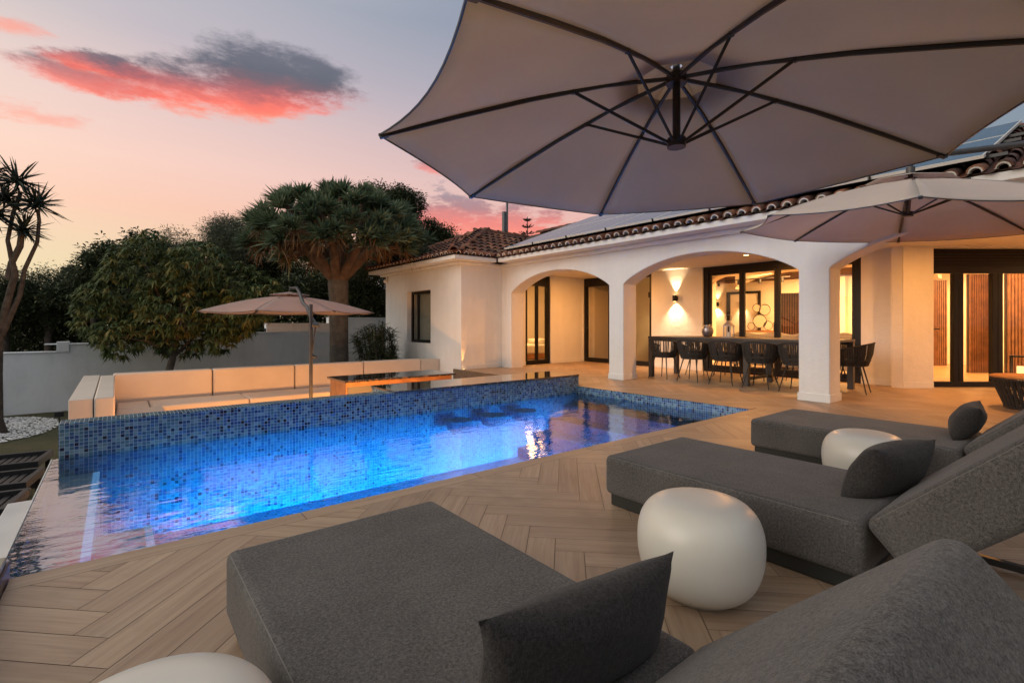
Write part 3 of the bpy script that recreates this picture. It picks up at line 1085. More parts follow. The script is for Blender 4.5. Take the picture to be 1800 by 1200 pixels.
# porch rear wall with its openings
KIT = (7.62, 8.75)
DR2 = (8.98, 9.99)
BIG = (3.06, 6.21)
mb = MB()
cells(mb, 'x', 10.70, 10.90, 2.45, 10.012, -0.02, 2.75, [(DR2[0], DR2[1], -.5, CEIL - .012), (KIT[0], KIT[1], -.5, CEIL - .012), (BIG[0], BIG[1], -.5, CEIL - .012)])
mb.build('porch_wall', 'white', H)
for a, b in ((8.75, 8.98), (6.21, 7.62), (2.47, 3.06)):
    MB().box(10.688, a + .001, 0.001, 10.70, b - .001, 0.10).build('skirting', 'white', H, bevel=0.004)
for a, b in ((9.41, 10.687), (8.123, 8.50), (6.83, 7.687)):
    MB().box(a, 9.999, 0.001, b, 10.0115, 0.10).build('skirting', 'white', H, bevel=0.004)
# slanted wall with the shuttered doors
S0 = Vector((10.50, 2.39, 0))
def sl(s, d, z):
    """s metres along the slanted wall, d metres behind its face"""
    p = S0 + Rv * s + Fv * d
    return (p.x, p.y, z)
def slbox(mb, s0, s1, d0, d1, z0, z1, mi=0):
    c = S0 + Rv * ((s0 + s1) / 2) + Fv * ((d0 + d1) / 2)
    mb.obox((c.x, c.y, (z0 + z1) / 2), Rv * ((s1 - s0) / 2), Fv * ((d1 - d0) / 2), (0, 0, (z1 - z0) / 2), mi)
mb = MB()
slbox(mb, 0.0, 0.52, 0.0, 0.28, -0.02, 2.75)
slbox(mb, 3.12, 5.6, 0.0, 0.28, -0.02, 2.75)
slbox(mb, 0.52, 3.12, 0.0, 0.28, CEIL - .02, 2.75)
mb.box(10.505, 2.40, -0.02, 10.70, 2.55, 2.75)
mb.build('slanted_wall', 'white', H)
mb = MB()
slbox(mb, 0.0, 0.515, -0.012, -0.001, 0.001, 0.10)
mb.build('skirting', 'white', H)
# ceiling of the porch with a shallow beam
mb = MB()
mb.box(8.112, -4.9, CEIL, 13.5, 10.01, CEIL + .12)
mb.build('porch_ceiling', 'ceiling', H)
MB().box(8.30, -4.9, CEIL - .10, 8.42, 10.0, CEIL - .001).build('ceiling_beam', 'ceiling', H)

# eaves: stepped white cornice
mb = MB()
mb.box(7.58, -5.0, 2.53, 7.699, 9.89, 2.60)
mb.box(7.26, -5.0, 2.601, 7.72, 9.60, 2.70)
mb.box(6.35, 9.89, 2.53, 7.699, 10.011, 2.60)
mb.box(6.349, 10.012, 2.53, 6.469, 14.4, 2.60)
mb.box(6.055, 9.64, 2.601, 7.259, 10.1, 2.70)
mb.box(6.055, 10.1, 2.601, 6.9, 14.60, 2.70)
mb.build('eaves_cornice', 'white', H, bevel=0.012)

# ---- roof tiles
def half_tile(mb, p, d, up, length, r0, r1, rnd, inner=False, n=7, mi=0, close=False):
    """cover tile: p = lower end on the roof plane, d = unit direction up the slope, up = roof normal"""
    p, d, up = Vector(p), Vector(d), Vector(up)
    s = d.cross(up).normalized()
    o = len(mb.v)
    vs = []
    for (t, r_, lift) in ((0, r0, 0.022), (length, r1, 0.0)):
        for k in range(n + 1):
            a = PI * k / n
            vs.append(tuple(p + d * t + up * (lift + math.sin(a) * r_) + s * (math.cos(a) * r_)))
    fs = [(k, k + 1, k + n + 2, k + n + 1) for k in range(n)]
    mb.add(vs, fs, mi, rnd)
    if inner:
        vs = []
        for rr in (r0, r0 - 0.016):
            for k in range(n + 1):
                a = PI * k / n
                vs.append(tuple(p - d * 0.001 + up * (0.022 + math.sin(a) * rr) + s * (math.cos(a) * rr)))
        mb.add(vs, [(k + n + 1, k + n + 2, k + 1, k) for k in range(n)], mi, min(1, rnd + .25))
        vs = []
        for (t, r_) in ((0, r0 - 0.016), (0.22, r0 - 0.03)):
            for k in range(n + 1):
                a = PI * k / n
                vs.append(tuple(p + d * t + up * (0.022 + math.sin(a) * r_) + s * (math.cos(a) * r_)))
        mb.add(vs, [(k + n + 1, k + n + 2, k + 1, k) for k in range(n)], mi, rnd * .5)
def mouth(mb, p, d, up, r0=.066, r1=.049, n=8):
    p, d, up = Vector(p), Vector(d), Vector(up)
    s = d.cross(up).normalized()
    vs = [tuple(p + up * (.022 + math.sin(PI * k / n) * r_) + s * (math.cos(PI * k / n) * r_)) for r_ in (r0, r1) for k in range(n + 1)]
    mb.add(vs, [(k + n + 1, k + n + 2, k + 1, k) for k in range(n)], 0, .5)
def pan_rows(mb, a, b, d, up, lengths, rnd0):
    pass
ROOFZ, ROOFX, SL = 2.700, 7.22, 0.38
tiles = MB()
mort = MB()
under = MB()
dmain = Vector((1, 0, SL)).normalized()
nmain = Vector((-SL, 0, 1)).normalized()
def zmain(x):
    return ROOFZ + SL * (x - ROOFX)
random.seed(3)
pitch = 0.212
y = 9.50
while y > -5.0:
    for k in range(11):
        px_ = ROOFX + k * 0.315
        # leave out what lies hidden far below the solar panels
        if 1.35 < y < 9.2 and 1 < k < 9:
            continue
        j = random.uniform(-.008, .008)
        half_tile(tiles, (px_, y + j, zmain(px_) + 0.012), (dmain + Vector((0, random.uniform(-.02, .02), 0))).normalized(), nmain, 0.37, 0.078, 0.062, random.random(), inner=(k == 0))
    # white mortared collar inside each cover mouth
    half_tile(mort, (ROOFX + 0.004, y, zmain(ROOFX) + 0.006), dmain, nmain, 0.12, 0.066, 0.052, 0.5, n=8)
    half_tile(mort, (ROOFX + 0.005, y, zmain(ROOFX) + 0.004), dmain, nmain, 0.12, 0.050, 0.040, 0.5, n=8)
    mouth(mort, (ROOFX + 0.004, y, zmain(ROOFX) + 0.006), dmain, nmain)
    yy = y - pitch / 2
    vs = []
    for t in (0.0, 0.4):
        for q in range(6):
            a = PI + PI * q / 5
            vs.append((ROOFX - 0.03 + t, yy + math.cos(a) * 0.062, zmain(ROOFX - 0.03 + t) + 0.028 + math.sin(a) * 0.028))
    tiles.add(vs, [(q, q + 1, q + 7, q + 6) for q in range(5)], 0, random.random() * .7)
    y -= pitch
under.add([(7.24, -5, zmain(7.24)), (10.65, -5, zmain(10.65)), (10.65, 12.2, zmain(10.65)), (9.7, 12.2, zmain(9.7)), (7.24, 9.72, zmain(7.24))], [(0, 1, 2, 3, 4)], 0, .1)
under.add([(10.65, -5, zmain(10.65)), (15.5, -5, zmain(10.65) - 1.6), (15.5, 14, zmain(10.65) - 1.6), (10.65, 14, zmain(10.65))], [(0, 1, 2, 3)], 0, .1)
# ridge of the main roof
y = 11.9
while y > -5:
    vs = []
    for t, r_ in ((0, .10), (-.36, .085)):
        for q in range(8):
            a = PI * q / 7
            vs.append((10.62 + math.cos(a) * r_, y + t, zmain(10.62) + .02 + math.sin(a) * r_))
    tiles.add(vs, [(q, q + 1, q + 9, q + 8) for q in range(7)], 0, random.random())
    y -= .33
# the wing's hipped roof
WS = 0.45
wx, wy0, wy1 = 6.02, 9.62, 14.58
apex = (wx + (wy1 - wy0) / 2, (wy0 + wy1) / 2)
def zw(d):
    return 2.700 + WS * d
df, nf = Vector((1, 0, WS)).normalized(), Vector((-WS, 0, 1)).normalized()
ds_, ns_ = Vector((0, 1, WS)).normalized(), Vector((0, -WS, 1)).normalized()
y = wy0 + 0.10
while y < wy1:
    half = min(y - wy0, wy1 - y)
    for k in range(9):
        dd = k * 0.305
        if dd > half + 0.05:
            break
        half_tile(tiles, (wx + dd, y, zw(dd) + .012), (df + Vector((0, random.uniform(-.02, .02), 0))).normalized(), nf, 0.36, 0.078, 0.062, random.random(), inner=(k == 0))
    mouth(mort, (wx + .004, y, zw(0) + .006), df, nf)
    y += pitch
x = wx + 0.12
while x < 10.6:
    lim = min(x - wx, 2.48)
    for k in range(9):
        dd = k * 0.305
        if dd > lim + .02 or zw(dd) < zmain(x) - 0.12 and x > 7.5:
            if dd > lim + .02:
                break
            continue
        half_tile(tiles, (x, wy0 + dd, zw(dd) + .012), (ds_ + Vector((random.uniform(-.03, .03), 0, 0))).normalized(), ns_, 0.36, 0.078, 0.062, random.random(), inner=(k == 0))
    if x < 7.1:
        mouth(mort, (x, wy0 + .004, zw(0) + .006), ds_, ns_)
    x += pitch
az_ = zw(apex[0] - wx)
under.add([(wx, wy0, zw(0)), (apex[0], apex[1], az_), (wx, wy1, zw(0))], [(0, 1, 2)], 0, .15)
under.add([(wx, wy0, zw(0)), (10.6, wy0, zw(0)), (10.6, apex[1], az_), (apex[0], apex[1], az_)], [(0, 1, 2, 3)], 0, .15)
under.add([(wx, wy1, zw(0)), (15, wy1, zw(0)), (15, apex[1], az_), (apex[0], apex[1], az_)], [(3, 2, 1, 0)], 0, .15)
def ridge_caps(a, b, r_=0.095, step=.32):
    a, b = Vector(a), Vector(b)
    n = int((b - a).length / step)
    d = (b - a).normalized()
    s = d.cross(Vector((0, 0, 1))).normalized()
    up = s.cross(d)
    for i in range(n + 1):
        p = a + d * (i * step)
        vs = []
        for t, rr in ((0, r_), (step * 1.12, r_ * .85)):
            for q in range(8):
                an = -0.25 + (PI + 0.5) * q / 7
                vs.append(tuple(p + d * t + s * math.cos(an) * rr + up * (math.sin(an) * rr + (.02 if t == 0 else 0))))
        tiles.add(vs, [(q, q + 1, q + 9, q + 8) for q in range(7)], 0, random.uniform(.2, 1))
ridge_caps((wx - .02, wy0 - .02, zw(0) + .05), (apex[0], apex[1], az_ + .03))
ridge_caps((apex[0], apex[1], az_ + .05), (10.3, apex[1], az_ + .05))
ridge_caps((wx, wy1, zw(0) + .05), (apex[0], apex[1], az_ + .03))
tiles.add(mort.v, mort.f, 1)
rf = under.build('roof', 'tile', H)
tiles.build('roof_tiles', ['tile', 'mortar'], rf, smooth=True)

# ---- openings
def door(par, name, fr, panes, handle=None, glass='glass'):
    """fr: list of boxes of the frame, panes: list of boxes of glass"""
    f = MB()
    for b in fr:
        f.box(*b)
    d = f.build(name, 'frame', par, bevel=0.004)
    for p in panes:
        MB().box(*p).build('pane', glass, d)
    if handle:
        hm = MB()
        for b in handle:
            hm.box(*b)
        hm.build('handle', 'black', d, bevel=0.004)
    return d
X = 10.74
T = CEIL - .013
# big folding doors: jamb, header, sill and mullions
y0, y1 = BIG
fr = [(X, y0, 0.001, X + .10, y0 + .10, T), (X, y1 - .12, 0.001, X + .10, y1, T), (X, y0 + .10, T - .13, X + .10, y1 - .12, T), (X, y0 + .10, 0.001, X + .10, y1 - .12, 0.05)]
def leaf(a, b, hs=.055, x0=X + .02, x1=X + .08, zt=None):
    zt = zt or T - .132
    return [(x0, a, 0.052, x1, a + hs, zt), (x0, b - hs, 0.052, x1, b, zt), (x0, a + hs, zt - .07, x1, b - hs, zt), (x0, a + hs, 0.052, x1, b - hs, 0.15)]
edges = [6.088, 5.31, 4.565, 3.86, 3.162]
panes = []
for k in range(4):
    b, a = edges[k], edges[k + 1]
    fr += leaf(a + .003, b - .003, .058)
    panes.append((X + .046, a + .058, .14, X + .054, b - .058, T - .20))
door(H, 'folding_door', fr, panes, [(X - .015, 4.60, .95, X + .02, 4.625, 1.13)])
# kitchen opening
y0, y1 = KIT
fr = [(X, y0, .001, X + .1, y0 + .09, T), (X, y1 - .09, .001, X + .1, y1, T), (X, y0 + .09, T - .10, X + .1, y1 - .09, T), (X, y0 + .09, .001, X + .1, y1 - .09, .12)]
door(H, 'kitchen_door', fr, [(X + .046, y0 + .08, .11, X + .054, y1 - .08, T - .09)], [(X - .015, y0 + .10, 1.78, X + .02, y0 + .12, 1.92)])
y0, y1 = DR2
fr = [(X, y0, .001, X + .1, y0 + .10, T), (X, y1 - .10, .001, X + .1, y1, T), (X, y0 + .10, T - .24, X + .1, y1 - .10, T), (X, y0 + .10, .001, X + .1, y1 - .10, .12)]
door(H, 'porch_door', fr, [(X + .046, y0 + .09, .11, X + .054, y1 - .09, T - .23)], [(X - .02, y1 - .10, .98, X + .01, y1 - .02, 1.0), (X - .03, y1 - .19, .98, X - .015, y1 - .05, 1.0)])
Y = 10.04
x0, x1 = D1
T1 = CEIL - .021
fr = [(x0, Y, .001, x0 + .09, Y + .1, T1), (x1 - .11, Y, .001, x1, Y + .1, T1), (x0 + .09, Y, T1 - .28, x1 - .11, Y + .1, T1), (x0 + .09, Y, .001, x1 - .11, Y + .1, .12),
      ((x0 + x1) / 2 - .04, Y + .02, .12, (x0 + x1) / 2 + .05, Y + .08, T1 - .28)]
door(H, 'bedroom_door', fr, [(x0 + .08, Y + .046, .11, (x0 + x1) / 2 - .03, Y + .054, T1 - .27), ((x0 + x1) / 2 + .04, Y + .046, .11, x1 - .10, Y + .054, T1 - .27)],
     [(x0 + .03, Y - .03, 1.0, x0 + .05, Y, 1.2)])
# wing window, set back in its reveal
fr = [(6.60, 11.49, .58, 6.66, 11.56, 2.003), (6.60, 12.76, .58, 6.66, 12.83, 2.003), (6.60, 11.56, 1.93, 6.66, 12.76, 2.003), (6.60, 11.56, .582, 6.66, 12.76, .66), (6.60, 12.42, .66, 6.66, 12.48, 1.93)]
wnd = door(H, 'window', fr, [(6.628, 11.55, .65, 6.634, 12.77, 1.94)], glass='glass')
mb = MB()
mb.box(6.72, 11.95, .5, 6.73, 13.0, 2.3)
mb.build('blind', 'blind_cloth', wnd)
mb = MB()
for i in range(14):
    yy = 11.50 + i * .035
    mb.tube([(6.74, yy, .45), (6.74 + .01 * math.sin(i), yy, 1.98)], .024, 8)
mb.build('curtain', 'curtain', wnd, smooth=True)
MB().tube([(6.44, 14.18, 2.42), (6.40, 14.16, 2.40), (6.385, 14.12, 2.36)], [.03, .05, .04], 12).build('security_camera', 'white', H, smooth=True)
# slanted folding door with shutter box
f = MB()
DD0 = 0.16
s_a, s_b = 0.524, 3.116
zt = 2.10
slbox(f, s_a, s_a + .06, DD0, DD0 + .10, .001, CEIL - .022)
slbox(f, s_b - .06, s_b, DD0, DD0 + .10, .001, CEIL - .022)
slbox(f, s_a + .06, s_b - .06, DD0 + .01, DD0 + .10, 1.98, zt)
slbox(f, s_a + .06, s_b - .06, DD0, DD0 + .10, .001, .09)
for k in range(11):
    zz = zt + .002 + k * 0.0278
    slbox(f, s_a + .06, s_b - .06, DD0 + .015 + .008 * (k % 2), DD0 + .09, zz, zz + .0255)
mulls = [(1.02, 1.19), (1.70, 1.88), (2.38, 2.55)]
for a, b in mulls:
    slbox(f, a, (a + b) / 2 - .004, DD0 + .01, DD0 + .09, .09, 1.98)
    slbox(f, (a + b) / 2 + .004, b, DD0 + .01, DD0 + .09, .09, 1.98)
sd = f.build('shuttered_door', 'frame', H, bevel=.003)
ps = [s_a + .06] + [v for m_ in mulls for v in m_] + [s_b - .06]
for k in range(0, len(ps), 2):
    g = MB()
    slbox(g, ps[k] - .005, ps[k + 1] + .005, DD0 + .05, DD0 + .056, .08, 1.99)
    g.build('pane', 'glass', sd)
g = MB()
slbox(g, s_a + .01, s_a + .19, DD0 - .06, DD0 - .045, 1.0, 1.02)
slbox(g, s_a + .02, s_a + .04, DD0 - .05, DD0 + .005, .99, 1.03)
g.build('handle', 'black', sd)

# ---- interior shell
mb = MB()
mb.box(10.9, -6.0, -0.05, 18.2, 9.9, -0.004)
mb.build('interior_floor', 'floor_in', H)
mb = MB()
mb.box(6.84, 10.3, -0.05, 16.2, 13.95, -0.004)
mb.build('bedroom_floor', 'floor_in', H)
mb = MB()
mb.box(15.5, 4.8, -.004, 15.7, 9.95, 2.78)
mb.box(17.9, -6.0, -.004, 18.1, 4.8, 2.78)
mb.box(15.7, 4.7, -.004, 17.9, 4.8, 2.78)
mb.box(10.92, 9.75, -.004, 15.5, 9.95, 2.78)
mb.box(10.92, 7.30, -.004, 13.3, 7.34, 2.78)
mb.box(10.92, 8.80, -.004, 13.3, 8.9, 2.78)
mb.box(13.2, 8.90, -.004, 13.3, 9.75, 2.78)
mb.box(7.0, 13.3, -.004, 16.2, 13.4, 2.6)
mb.box(12.4, 10.3, -.004, 12.5, 13.3, 2.6)
mb.build('interior_wall', 'inside', H)
mb = MB()
mb.box(10.92, -6.0, 2.66, 18.1, 9.95, 2.78)
mb.box(6.84, 10.27, 2.5, 16.2, 14.0, 2.58)
mb.build('interior_ceiling', 'inside', H)
# shallow arches and beams under the interior ceiling
for xx in (12.6, 14.2):
    mb = MB()
    for i in range(24):
        c0, c1 = math.cos(PI * i / 24), math.cos(PI * (i + 1) / 24)
        ya, yb = 4.9 + 2.3 * c1, 4.9 + 2.3 * c0
        za, zb = 2.12 + .45 * math.sqrt(1 - c1 * c1), 2.12 + .45 * math.sqrt(1 - c0 * c0)
        mb.add([(xx, ya, za), (xx, yb, zb), (xx, yb, 2.66), (xx, ya, 2.66), (xx + .3, ya, za), (xx + .3, yb, zb), (xx + .3, yb, 2.66), (xx + .3, ya, 2.66)],
               [(0, 1, 2, 3), (7, 6, 5, 4), (0, 4, 5, 1)])
    mb.build('interior_arch', 'inside', H)
tag(MB().box(-.001, 0, 0, 0, .001, .001).build('tmp', 'inside'), 'x', 'x')
bpy.data.objects.remove(bpy.data.objects['tmp'])
for (xx, yy, sx, sy, e) in ((13.2, 4.9, 2.6, 2.6, 1500), (15.0, -1.6, 2.6, 2.6, 800), (11.9, 8.1, 1.2, .8, 210), (11.7, 9.35, 1.0, .4, 170)):
    area('room_light', (xx, yy, 2.64 if yy > 7.3 else 2.60), (0, 0, -1), sx, sy, e, WARM, H)
area('room_light', (9.6, 11.8, 2.45), (0, 0, -1), 1.5, 1.2, 110, WARM, H)
area('room_light', (13.6, 1.3, 2.6), (.3, .1, -1), 1.0, .6, 240, WARM, H)
area('room_light', (16.6, 1.6, 2.6), (0, 0, -1), 1.6, 1.6, 240, WARM, H)

# ================================================================== PORCH LIGHTS
def wall_lamp(x, y, z, label, e=1.0, name='wall_lamp'):
    t = thing(name, label, 'wall lamp', (x, y, z))
    MB().lathe((x - .075, y, z - .075), [(.045, 0), (.05, .004), (.05, .146), (.045, .15)], 20).build('shade', 'frame', t, smooth=True)
    MB().box(x - .03, y - .05, z - .05, x - .001, y + .05, z + .05).build('backplate', 'frame', t, bevel=.004)
    MB().lathe((x - .075, y, z + .0755), [(.001, 0), (.038, .0005)], 16).build('bulb', 'bulb', t)
    MB().lathe((x - .075, y, z - .0765), [(.001, .0005), (.038, 0)], 16).build('bulb', 'bulb', t)
    spot('up_light', (x - .075, y, z + .082), (0.10, 0, 1), 60 * e, (1, .66, .34), 66, .75, .02, t)
    spot('down_light', (x - .075, y, z - .082), (0.12, 0, -1), 110 * e, (1, .66, .34), 104, .8, .02, t)
    return t
wall_lamp(10.70, 6.90, 1.72, 'dark cylinder lamp on porch wall throwing light up and down')
wall_lamp(15.50, 8.45, 1.74, 'small inner wall lamp seen through the left folding door pane', .6)
wall_lamp(15.50, 7.62, 1.74, 'small inner wall lamp beside the dark inner doorway', .5)
for k, (xx, yy, lb) in enumerate(((9.45, 8.4, 'added ceiling light in porch before the left glass doors'), (9.5, 4.6, 'added ceiling light in porch above the long dining table'),
                              (9.7, 1.2, 'added ceiling light in porch before the shuttered doors'))):
    t = thing('added_downlight', lb, 'ceiling light', (xx, yy, CEIL), 'added lights in the porch ceiling')  # added lamps, no fixtures seen here, to warm the porch floor
    MB().lathe((xx, yy, CEIL - .008), [(.05, .002), (.056, 0), (.062, .007)], 20, cap=False).build('ring', 'white', t)
    MB().lathe((xx, yy, CEIL - .004), [(.001, 0), (.05, .0005)], 16).build('lens', 'bulb', t)
    area('lamp', (xx, yy, CEIL - .02), (0, 0, -1), .12, .12, (56, 62, 50)[k], AMBER, t, 'DISK')
t = thing('uplight', 'small glowing lamp at the foot of the white wing corner', 'uplight', (6.51, 9.955, 0))
MB().lathe((6.51, 9.955, .0005), [(.02, 0), (.02, .012)], 12).build('body', 'black', t)
MB().lathe((6.51, 9.955, .013), [(.001, 0), (.017, .0005)], 12).build('lens', 'bulb', t)
spot('lamp', (6.51, 9.955, .03), (0.0, 0.045, 1), 34, AMBER, 30, .9, .01, t)

# ================================================================== SOLAR PANELS
random.seed(5)
PT = 0.165
pdir, pn = dmain, nmain
def panel(y0, y1, t0, t1, label):
    o = Vector((7.34, 0, zmain(7.34))) + pn * PT
    th = .035
    t = thing('solar_panel', label, 'solar panel', tuple(o + Vector((0, (y0 + y1) / 2, 0)) + pdir * t0), 'solar panels on the porch roof')
    c = o + pdir * ((t0 + t1) / 2) + Vector((0, (y0 + y1) / 2, 0))
    L2, W2 = (t1 - t0) / 2, (y1 - y0) / 2
    m = MB()
    for sgn in (-1, 1):
        m.obox(c + pdir * (sgn * (L2 - .012)), pdir * .012, Vector((0, W2, 0)), pn * (th / 2))
        m.obox(c + Vector((0, sgn * (W2 - .009), 0)), pdir * (L2 - .024), Vector((0, .009, 0)), pn * (th / 2))
    m.build('frame', 'alu', t)
    g = MB()
    q = [c + pdir * (a * (L2 - .02)) + Vector((0, b * (W2 - .012), 0)) + pn * (th / 2 - .004) for a, b in ((-1, 1), (1, 1), (1, -1), (-1, -1))]
    g.add([tuple(v) for v in q], [(3, 2, 1, 0)], 0, .5, [[(0, 0), (1.6, 0), (1.6, 1), (0, 1)]])
    g.build('glass_sheet', 'solar', t, solid=.006)
    return t
names = ['first', 'second', 'third', 'fourth', 'fifth', 'sixth', 'seventh', 'eighth']
pw = (9.40 - 0.95) / 8
for r_ in range(2):
    for k in range(8):
        a = 9.40 - (k + 1) * pw + .008
        b = 9.40 - k * pw - .008
        panel(a, b, r_ * 1.66 + .02 * r_, r_ * 1.66 + 1.64, f'{names[k]} solar panel from the wing in the {"lower" if r_ == 0 else "upper"} roof row')
# mounting rails
m = MB()
for tt in (.25, 1.4, 1.95, 3.0):
    p0 = Vector((7.34, .8, zmain(7.34))) + pn * (PT - .045) + pdir * tt
    m.bar(p0, p0 + Vector((0, 8.75, 0)), .035)
for k in range(9):
    yy = 9.38 - k * pw
    p0 = Vector((7.34, yy, zmain(7.34))) + pn * (PT + .0) - pdir * .012
    m.bar(p0 - pn * .02, p0 + pn * .035, .02)
tag(m.build('mounting_rail', 'black'), 'dark rails and clamps carrying the solar panels over the tiles', 'rail')
# flue and aerials behind the ridge
m = MB()
t = thing('chimney_flue', 'tall thin grey twin flue pipe rising behind the wing roof', 'flue', (10.82, 13.93, 3.4))
MB().tube([(10.82, 13.93, 2.2), (10.82, 13.93, 5.1)], .075, 12).build('pipe', 'pipe', t, smooth=True)
MB().tube([(10.91, 13.87, 2.6), (10.91, 13.87, 5.42)], .04, 10).build('liner_pipe', 'pipe', t, smooth=True)

# ================================================================== PARASOLS
def umbrella(c, rimz, dz, R, th, tilt, label, cloth, hubdrop, sag=.028, poleto=None, mast=None, base=False):
    t = thing('cantilever_parasol', label, 'parasol', (c[0], c[1], 0 if not base else LF), 'cantilever parasols')
    tx, ty = tilt
    nrm = Vector((-tx, -ty, 1)).normalized()
    def P(rr, a, h):
        x_, y_ = rr * math.cos(a), rr * math.sin(a)
        p = Vector((c[0] + x_, c[1] + y_, rimz + tx * x_ + ty * y_))
        return p + nrm * h
    N, K = 10, 10
    cv = MB()
    for k in range(8):
        a0 = th - k * PI / 4
        a1 = a0 - PI / 4
        e0, e1 = Vector((math.cos(a0), math.sin(a0))), Vector((math.cos(a1), math.sin(a1)))
        def fn(u, v):
            rr = .14 + (1 - .14) * u
            w = e0.lerp(e1, v)
            bow = 1 - 4 * (v - .5) ** 2
            w = w * (1 - .046 * bow * u * u)
            h = dz * (1 - rr) + .03 * math.sin(PI * u) - .018 * bow * math.sin(PI * min(1, u * .9)) - .02 * bow * u ** 6
            x_, y_ = w.x * rr * R, w.y * rr * R
            p = Vector((c[0] + x_, c[1] + y_, rimz + tx * x_ + ty * y_)) + nrm * h
            return p
        cv.grid(fn, N, K)
    cano = cv.build('canopy', cloth, t, smooth='all', solid=.004)
    # hem along the edge
    hm = MB()
    for k in range(8):
        a0 = th - k * PI / 4
        a1 = a0 - PI / 4
        e0, e1 = Vector((math.cos(a0), math.sin(a0))), Vector((math.cos(a1), math.sin(a1)))
        pts = []
        for i in range(K + 1):
            v = i / K
            bow = 1 - 4 * (v - .5) ** 2
            w = e0.lerp(e1, v) * (1 - .046 * bow)
            x_, y_ = w.x * R, w.y * R
            pts.append(Vector((c[0] + x_, c[1] + y_, rimz + tx * x_ + ty * y_ - .018 * bow * math.sin(PI * .9) - .02 * bow)))
        hm.tube(pts, .0055, 6)
    hm.build('hem', 'gun', cano)
    vt = MB()
    for k in range(8):
        a0 = th - k * PI / 4
        a1 = a0 - PI / 4
        e0, e1 = Vector((math.cos(a0), math.sin(a0))), Vector((math.cos(a1), math.sin(a1)))
        def fv(u, v):
            w = e0.lerp(e1, v)
            rr = .02 + .22 * u
            x_, y_ = w.x * rr * R, w.y * rr * R
            return Vector((c[0] + x_, c[1] + y_, rimz + tx * x_ + ty * y_)) + nrm * (dz * (1 - .02 - .16 * u) + .035)
        vt.grid(fv, 4, 6)
    vt.build('vent', cloth, cano, smooth='all', solid=.003)
    hub_t = P(0, 0, dz - .02)
    hub_b = P(0, 0, hubdrop)
    hb = MB()
    hb.tube([hub_t, hub_b], .021 * R / 1.6, 12)
    hb.tube([hub_t - nrm * .05, hub_t], .055, 12)
    hb.tube([hub_b - nrm * .015, hub_b + nrm * .035], .05, 12)
    hb.build('hub', 'rib', t, smooth=True)
    for k in range(8):
        a = th - k * PI / 4
        tip = P(R * .992, a, -.004)
        st_ = P(.05, a, dz - .045)
        mid = P(R * .5, a, dz * .5 + .03 - .014)
        rb = MB()
        rb.tube([st_, P(R * .25, a, dz * .75 + .021 - .014), mid, P(R * .75, a, dz * .25 + .021 - .014), tip], [.011, .0125, .0125, .012, .010], 6)
        rib = rb.build('rib', 'rib', t, smooth=True)
        MB().bar(tip - (tip - mid).normalized() * .035, tip + (tip - mid).normalized() * .012, .028, .022).build('end_cap', 'gun', rib)
        j = P(R * .36, a, dz * .64 + .01)
        MB().tube([P(.045, a, hubdrop + .01), j], .0085, 6).tube([j + Vector((0, 0, -.012)), j + Vector((0, 0, .022))], .013, 6).build('strut', 'rib', rib, smooth=True)
    return t, hub_t, P
# 1: the big one overhead
t, hub, P = umbrella((2.396, 1.544), 2.075, 0.41, 1.6, 8.831, (-.012, -.009), 'large ecru parasol overhead seen from below with dark ribs', 'canopy', .005)
ar = MB()
top = hub + Vector((0, 0, .12))
ar.tube([hub, top], .02, 8)
ar.tube([top, (2.6, 1.2, 2.72), (3.0, .5, 2.75), (3.5, -.5, 2.62), (3.8, -1.1, 2.3), (3.95, -1.4, 1.7)], .03, 10)
ar.build('arm', 'gun', t, smooth=True)
MB().tube([(3.8, -1.1, 0.04), (3.8, -1.1, 2.45)], .032, 12).build('mast', 'gun', t, smooth=True)
MB().box(3.3, -1.6, .001, 4.3, -.6, .07).build('base', 'pad', t, bevel=.01)
# 2: the pale one before the porch
t, hub, P = umbrella((6.418, 1.431), 2.129, 0.50, 1.6, -2.869, (.009, .067), 'pale tilted parasol on the right before the porch roof', 'canopy_pale', .10)
ar = MB()
top = hub + Vector((0, 0, .17))
ar.tube([hub, top], .022, 8)
ar.tube([hub + Vector((0, 0, .04)), hub + Vector((0, 0, .11))], .04, 10)
ar.tube([top, top + Vector((.14, -.1, .06)), (6.75, 1.08, top.z + .085), (7.0, .55, top.z + .09), (7.35, -.4, top.z + .02), (7.6, -1.1, top.z - .3), (7.7, -1.4, top.z - .9)], [.018, .026, .03, .03, .03, .03, .03], 10)
ar.build('arm', 'gun', t, smooth=True)
MB().tube([(7.58, -1.05, 0.04), (7.58, -1.05, 2.5)], .032, 12).build('mast', 'gun', t, smooth=True)
MB().box(7.1, -1.55, .001, 8.1, -.55, .07).build('base', 'pad', t, bevel=.01)
# 3: the one in the lounge
t, hub, P = umbrella((2.47, 9.55), 1.305, 0.345, 1.5, rad(51.24 + 90 + 6), (0, 0), 'beige parasol on a curved arm standing over the cream sofa', 'canopy_beige', .08, base=True)
t.location.z = LF
for ch in t.children:
    ch.matrix_parent_inverse = Matrix.Translation(t.location).inverted()
mx_, my_ = 2.264, 7.604
ar = MB()
top = hub + Vector((0, 0, .12))
ar.tube([hub, top], .012, 8)
ar.tube([top, (2.491, 9.165, 1.68 + .05), (2.410, 8.723, 1.622), (2.347, 8.290, 1.43), (2.338, 8.05, 1.36), (2.3, 7.76, 1.22), (2.318, 7.55, 1.09)], [.018, .026, .028, .028, .028, .028, .03], 10)
ar.tube([(2.28, 7.57, 1.09), (2.36, 7.52, 1.08)], .042, 10)
ar.build('arm', 'gun', t, smooth=True)
MB().tube([(mx_, my_, LF + .05), (mx_, my_, 1.39)], .027, 12).build('mast', 'gun', t, smooth=True)
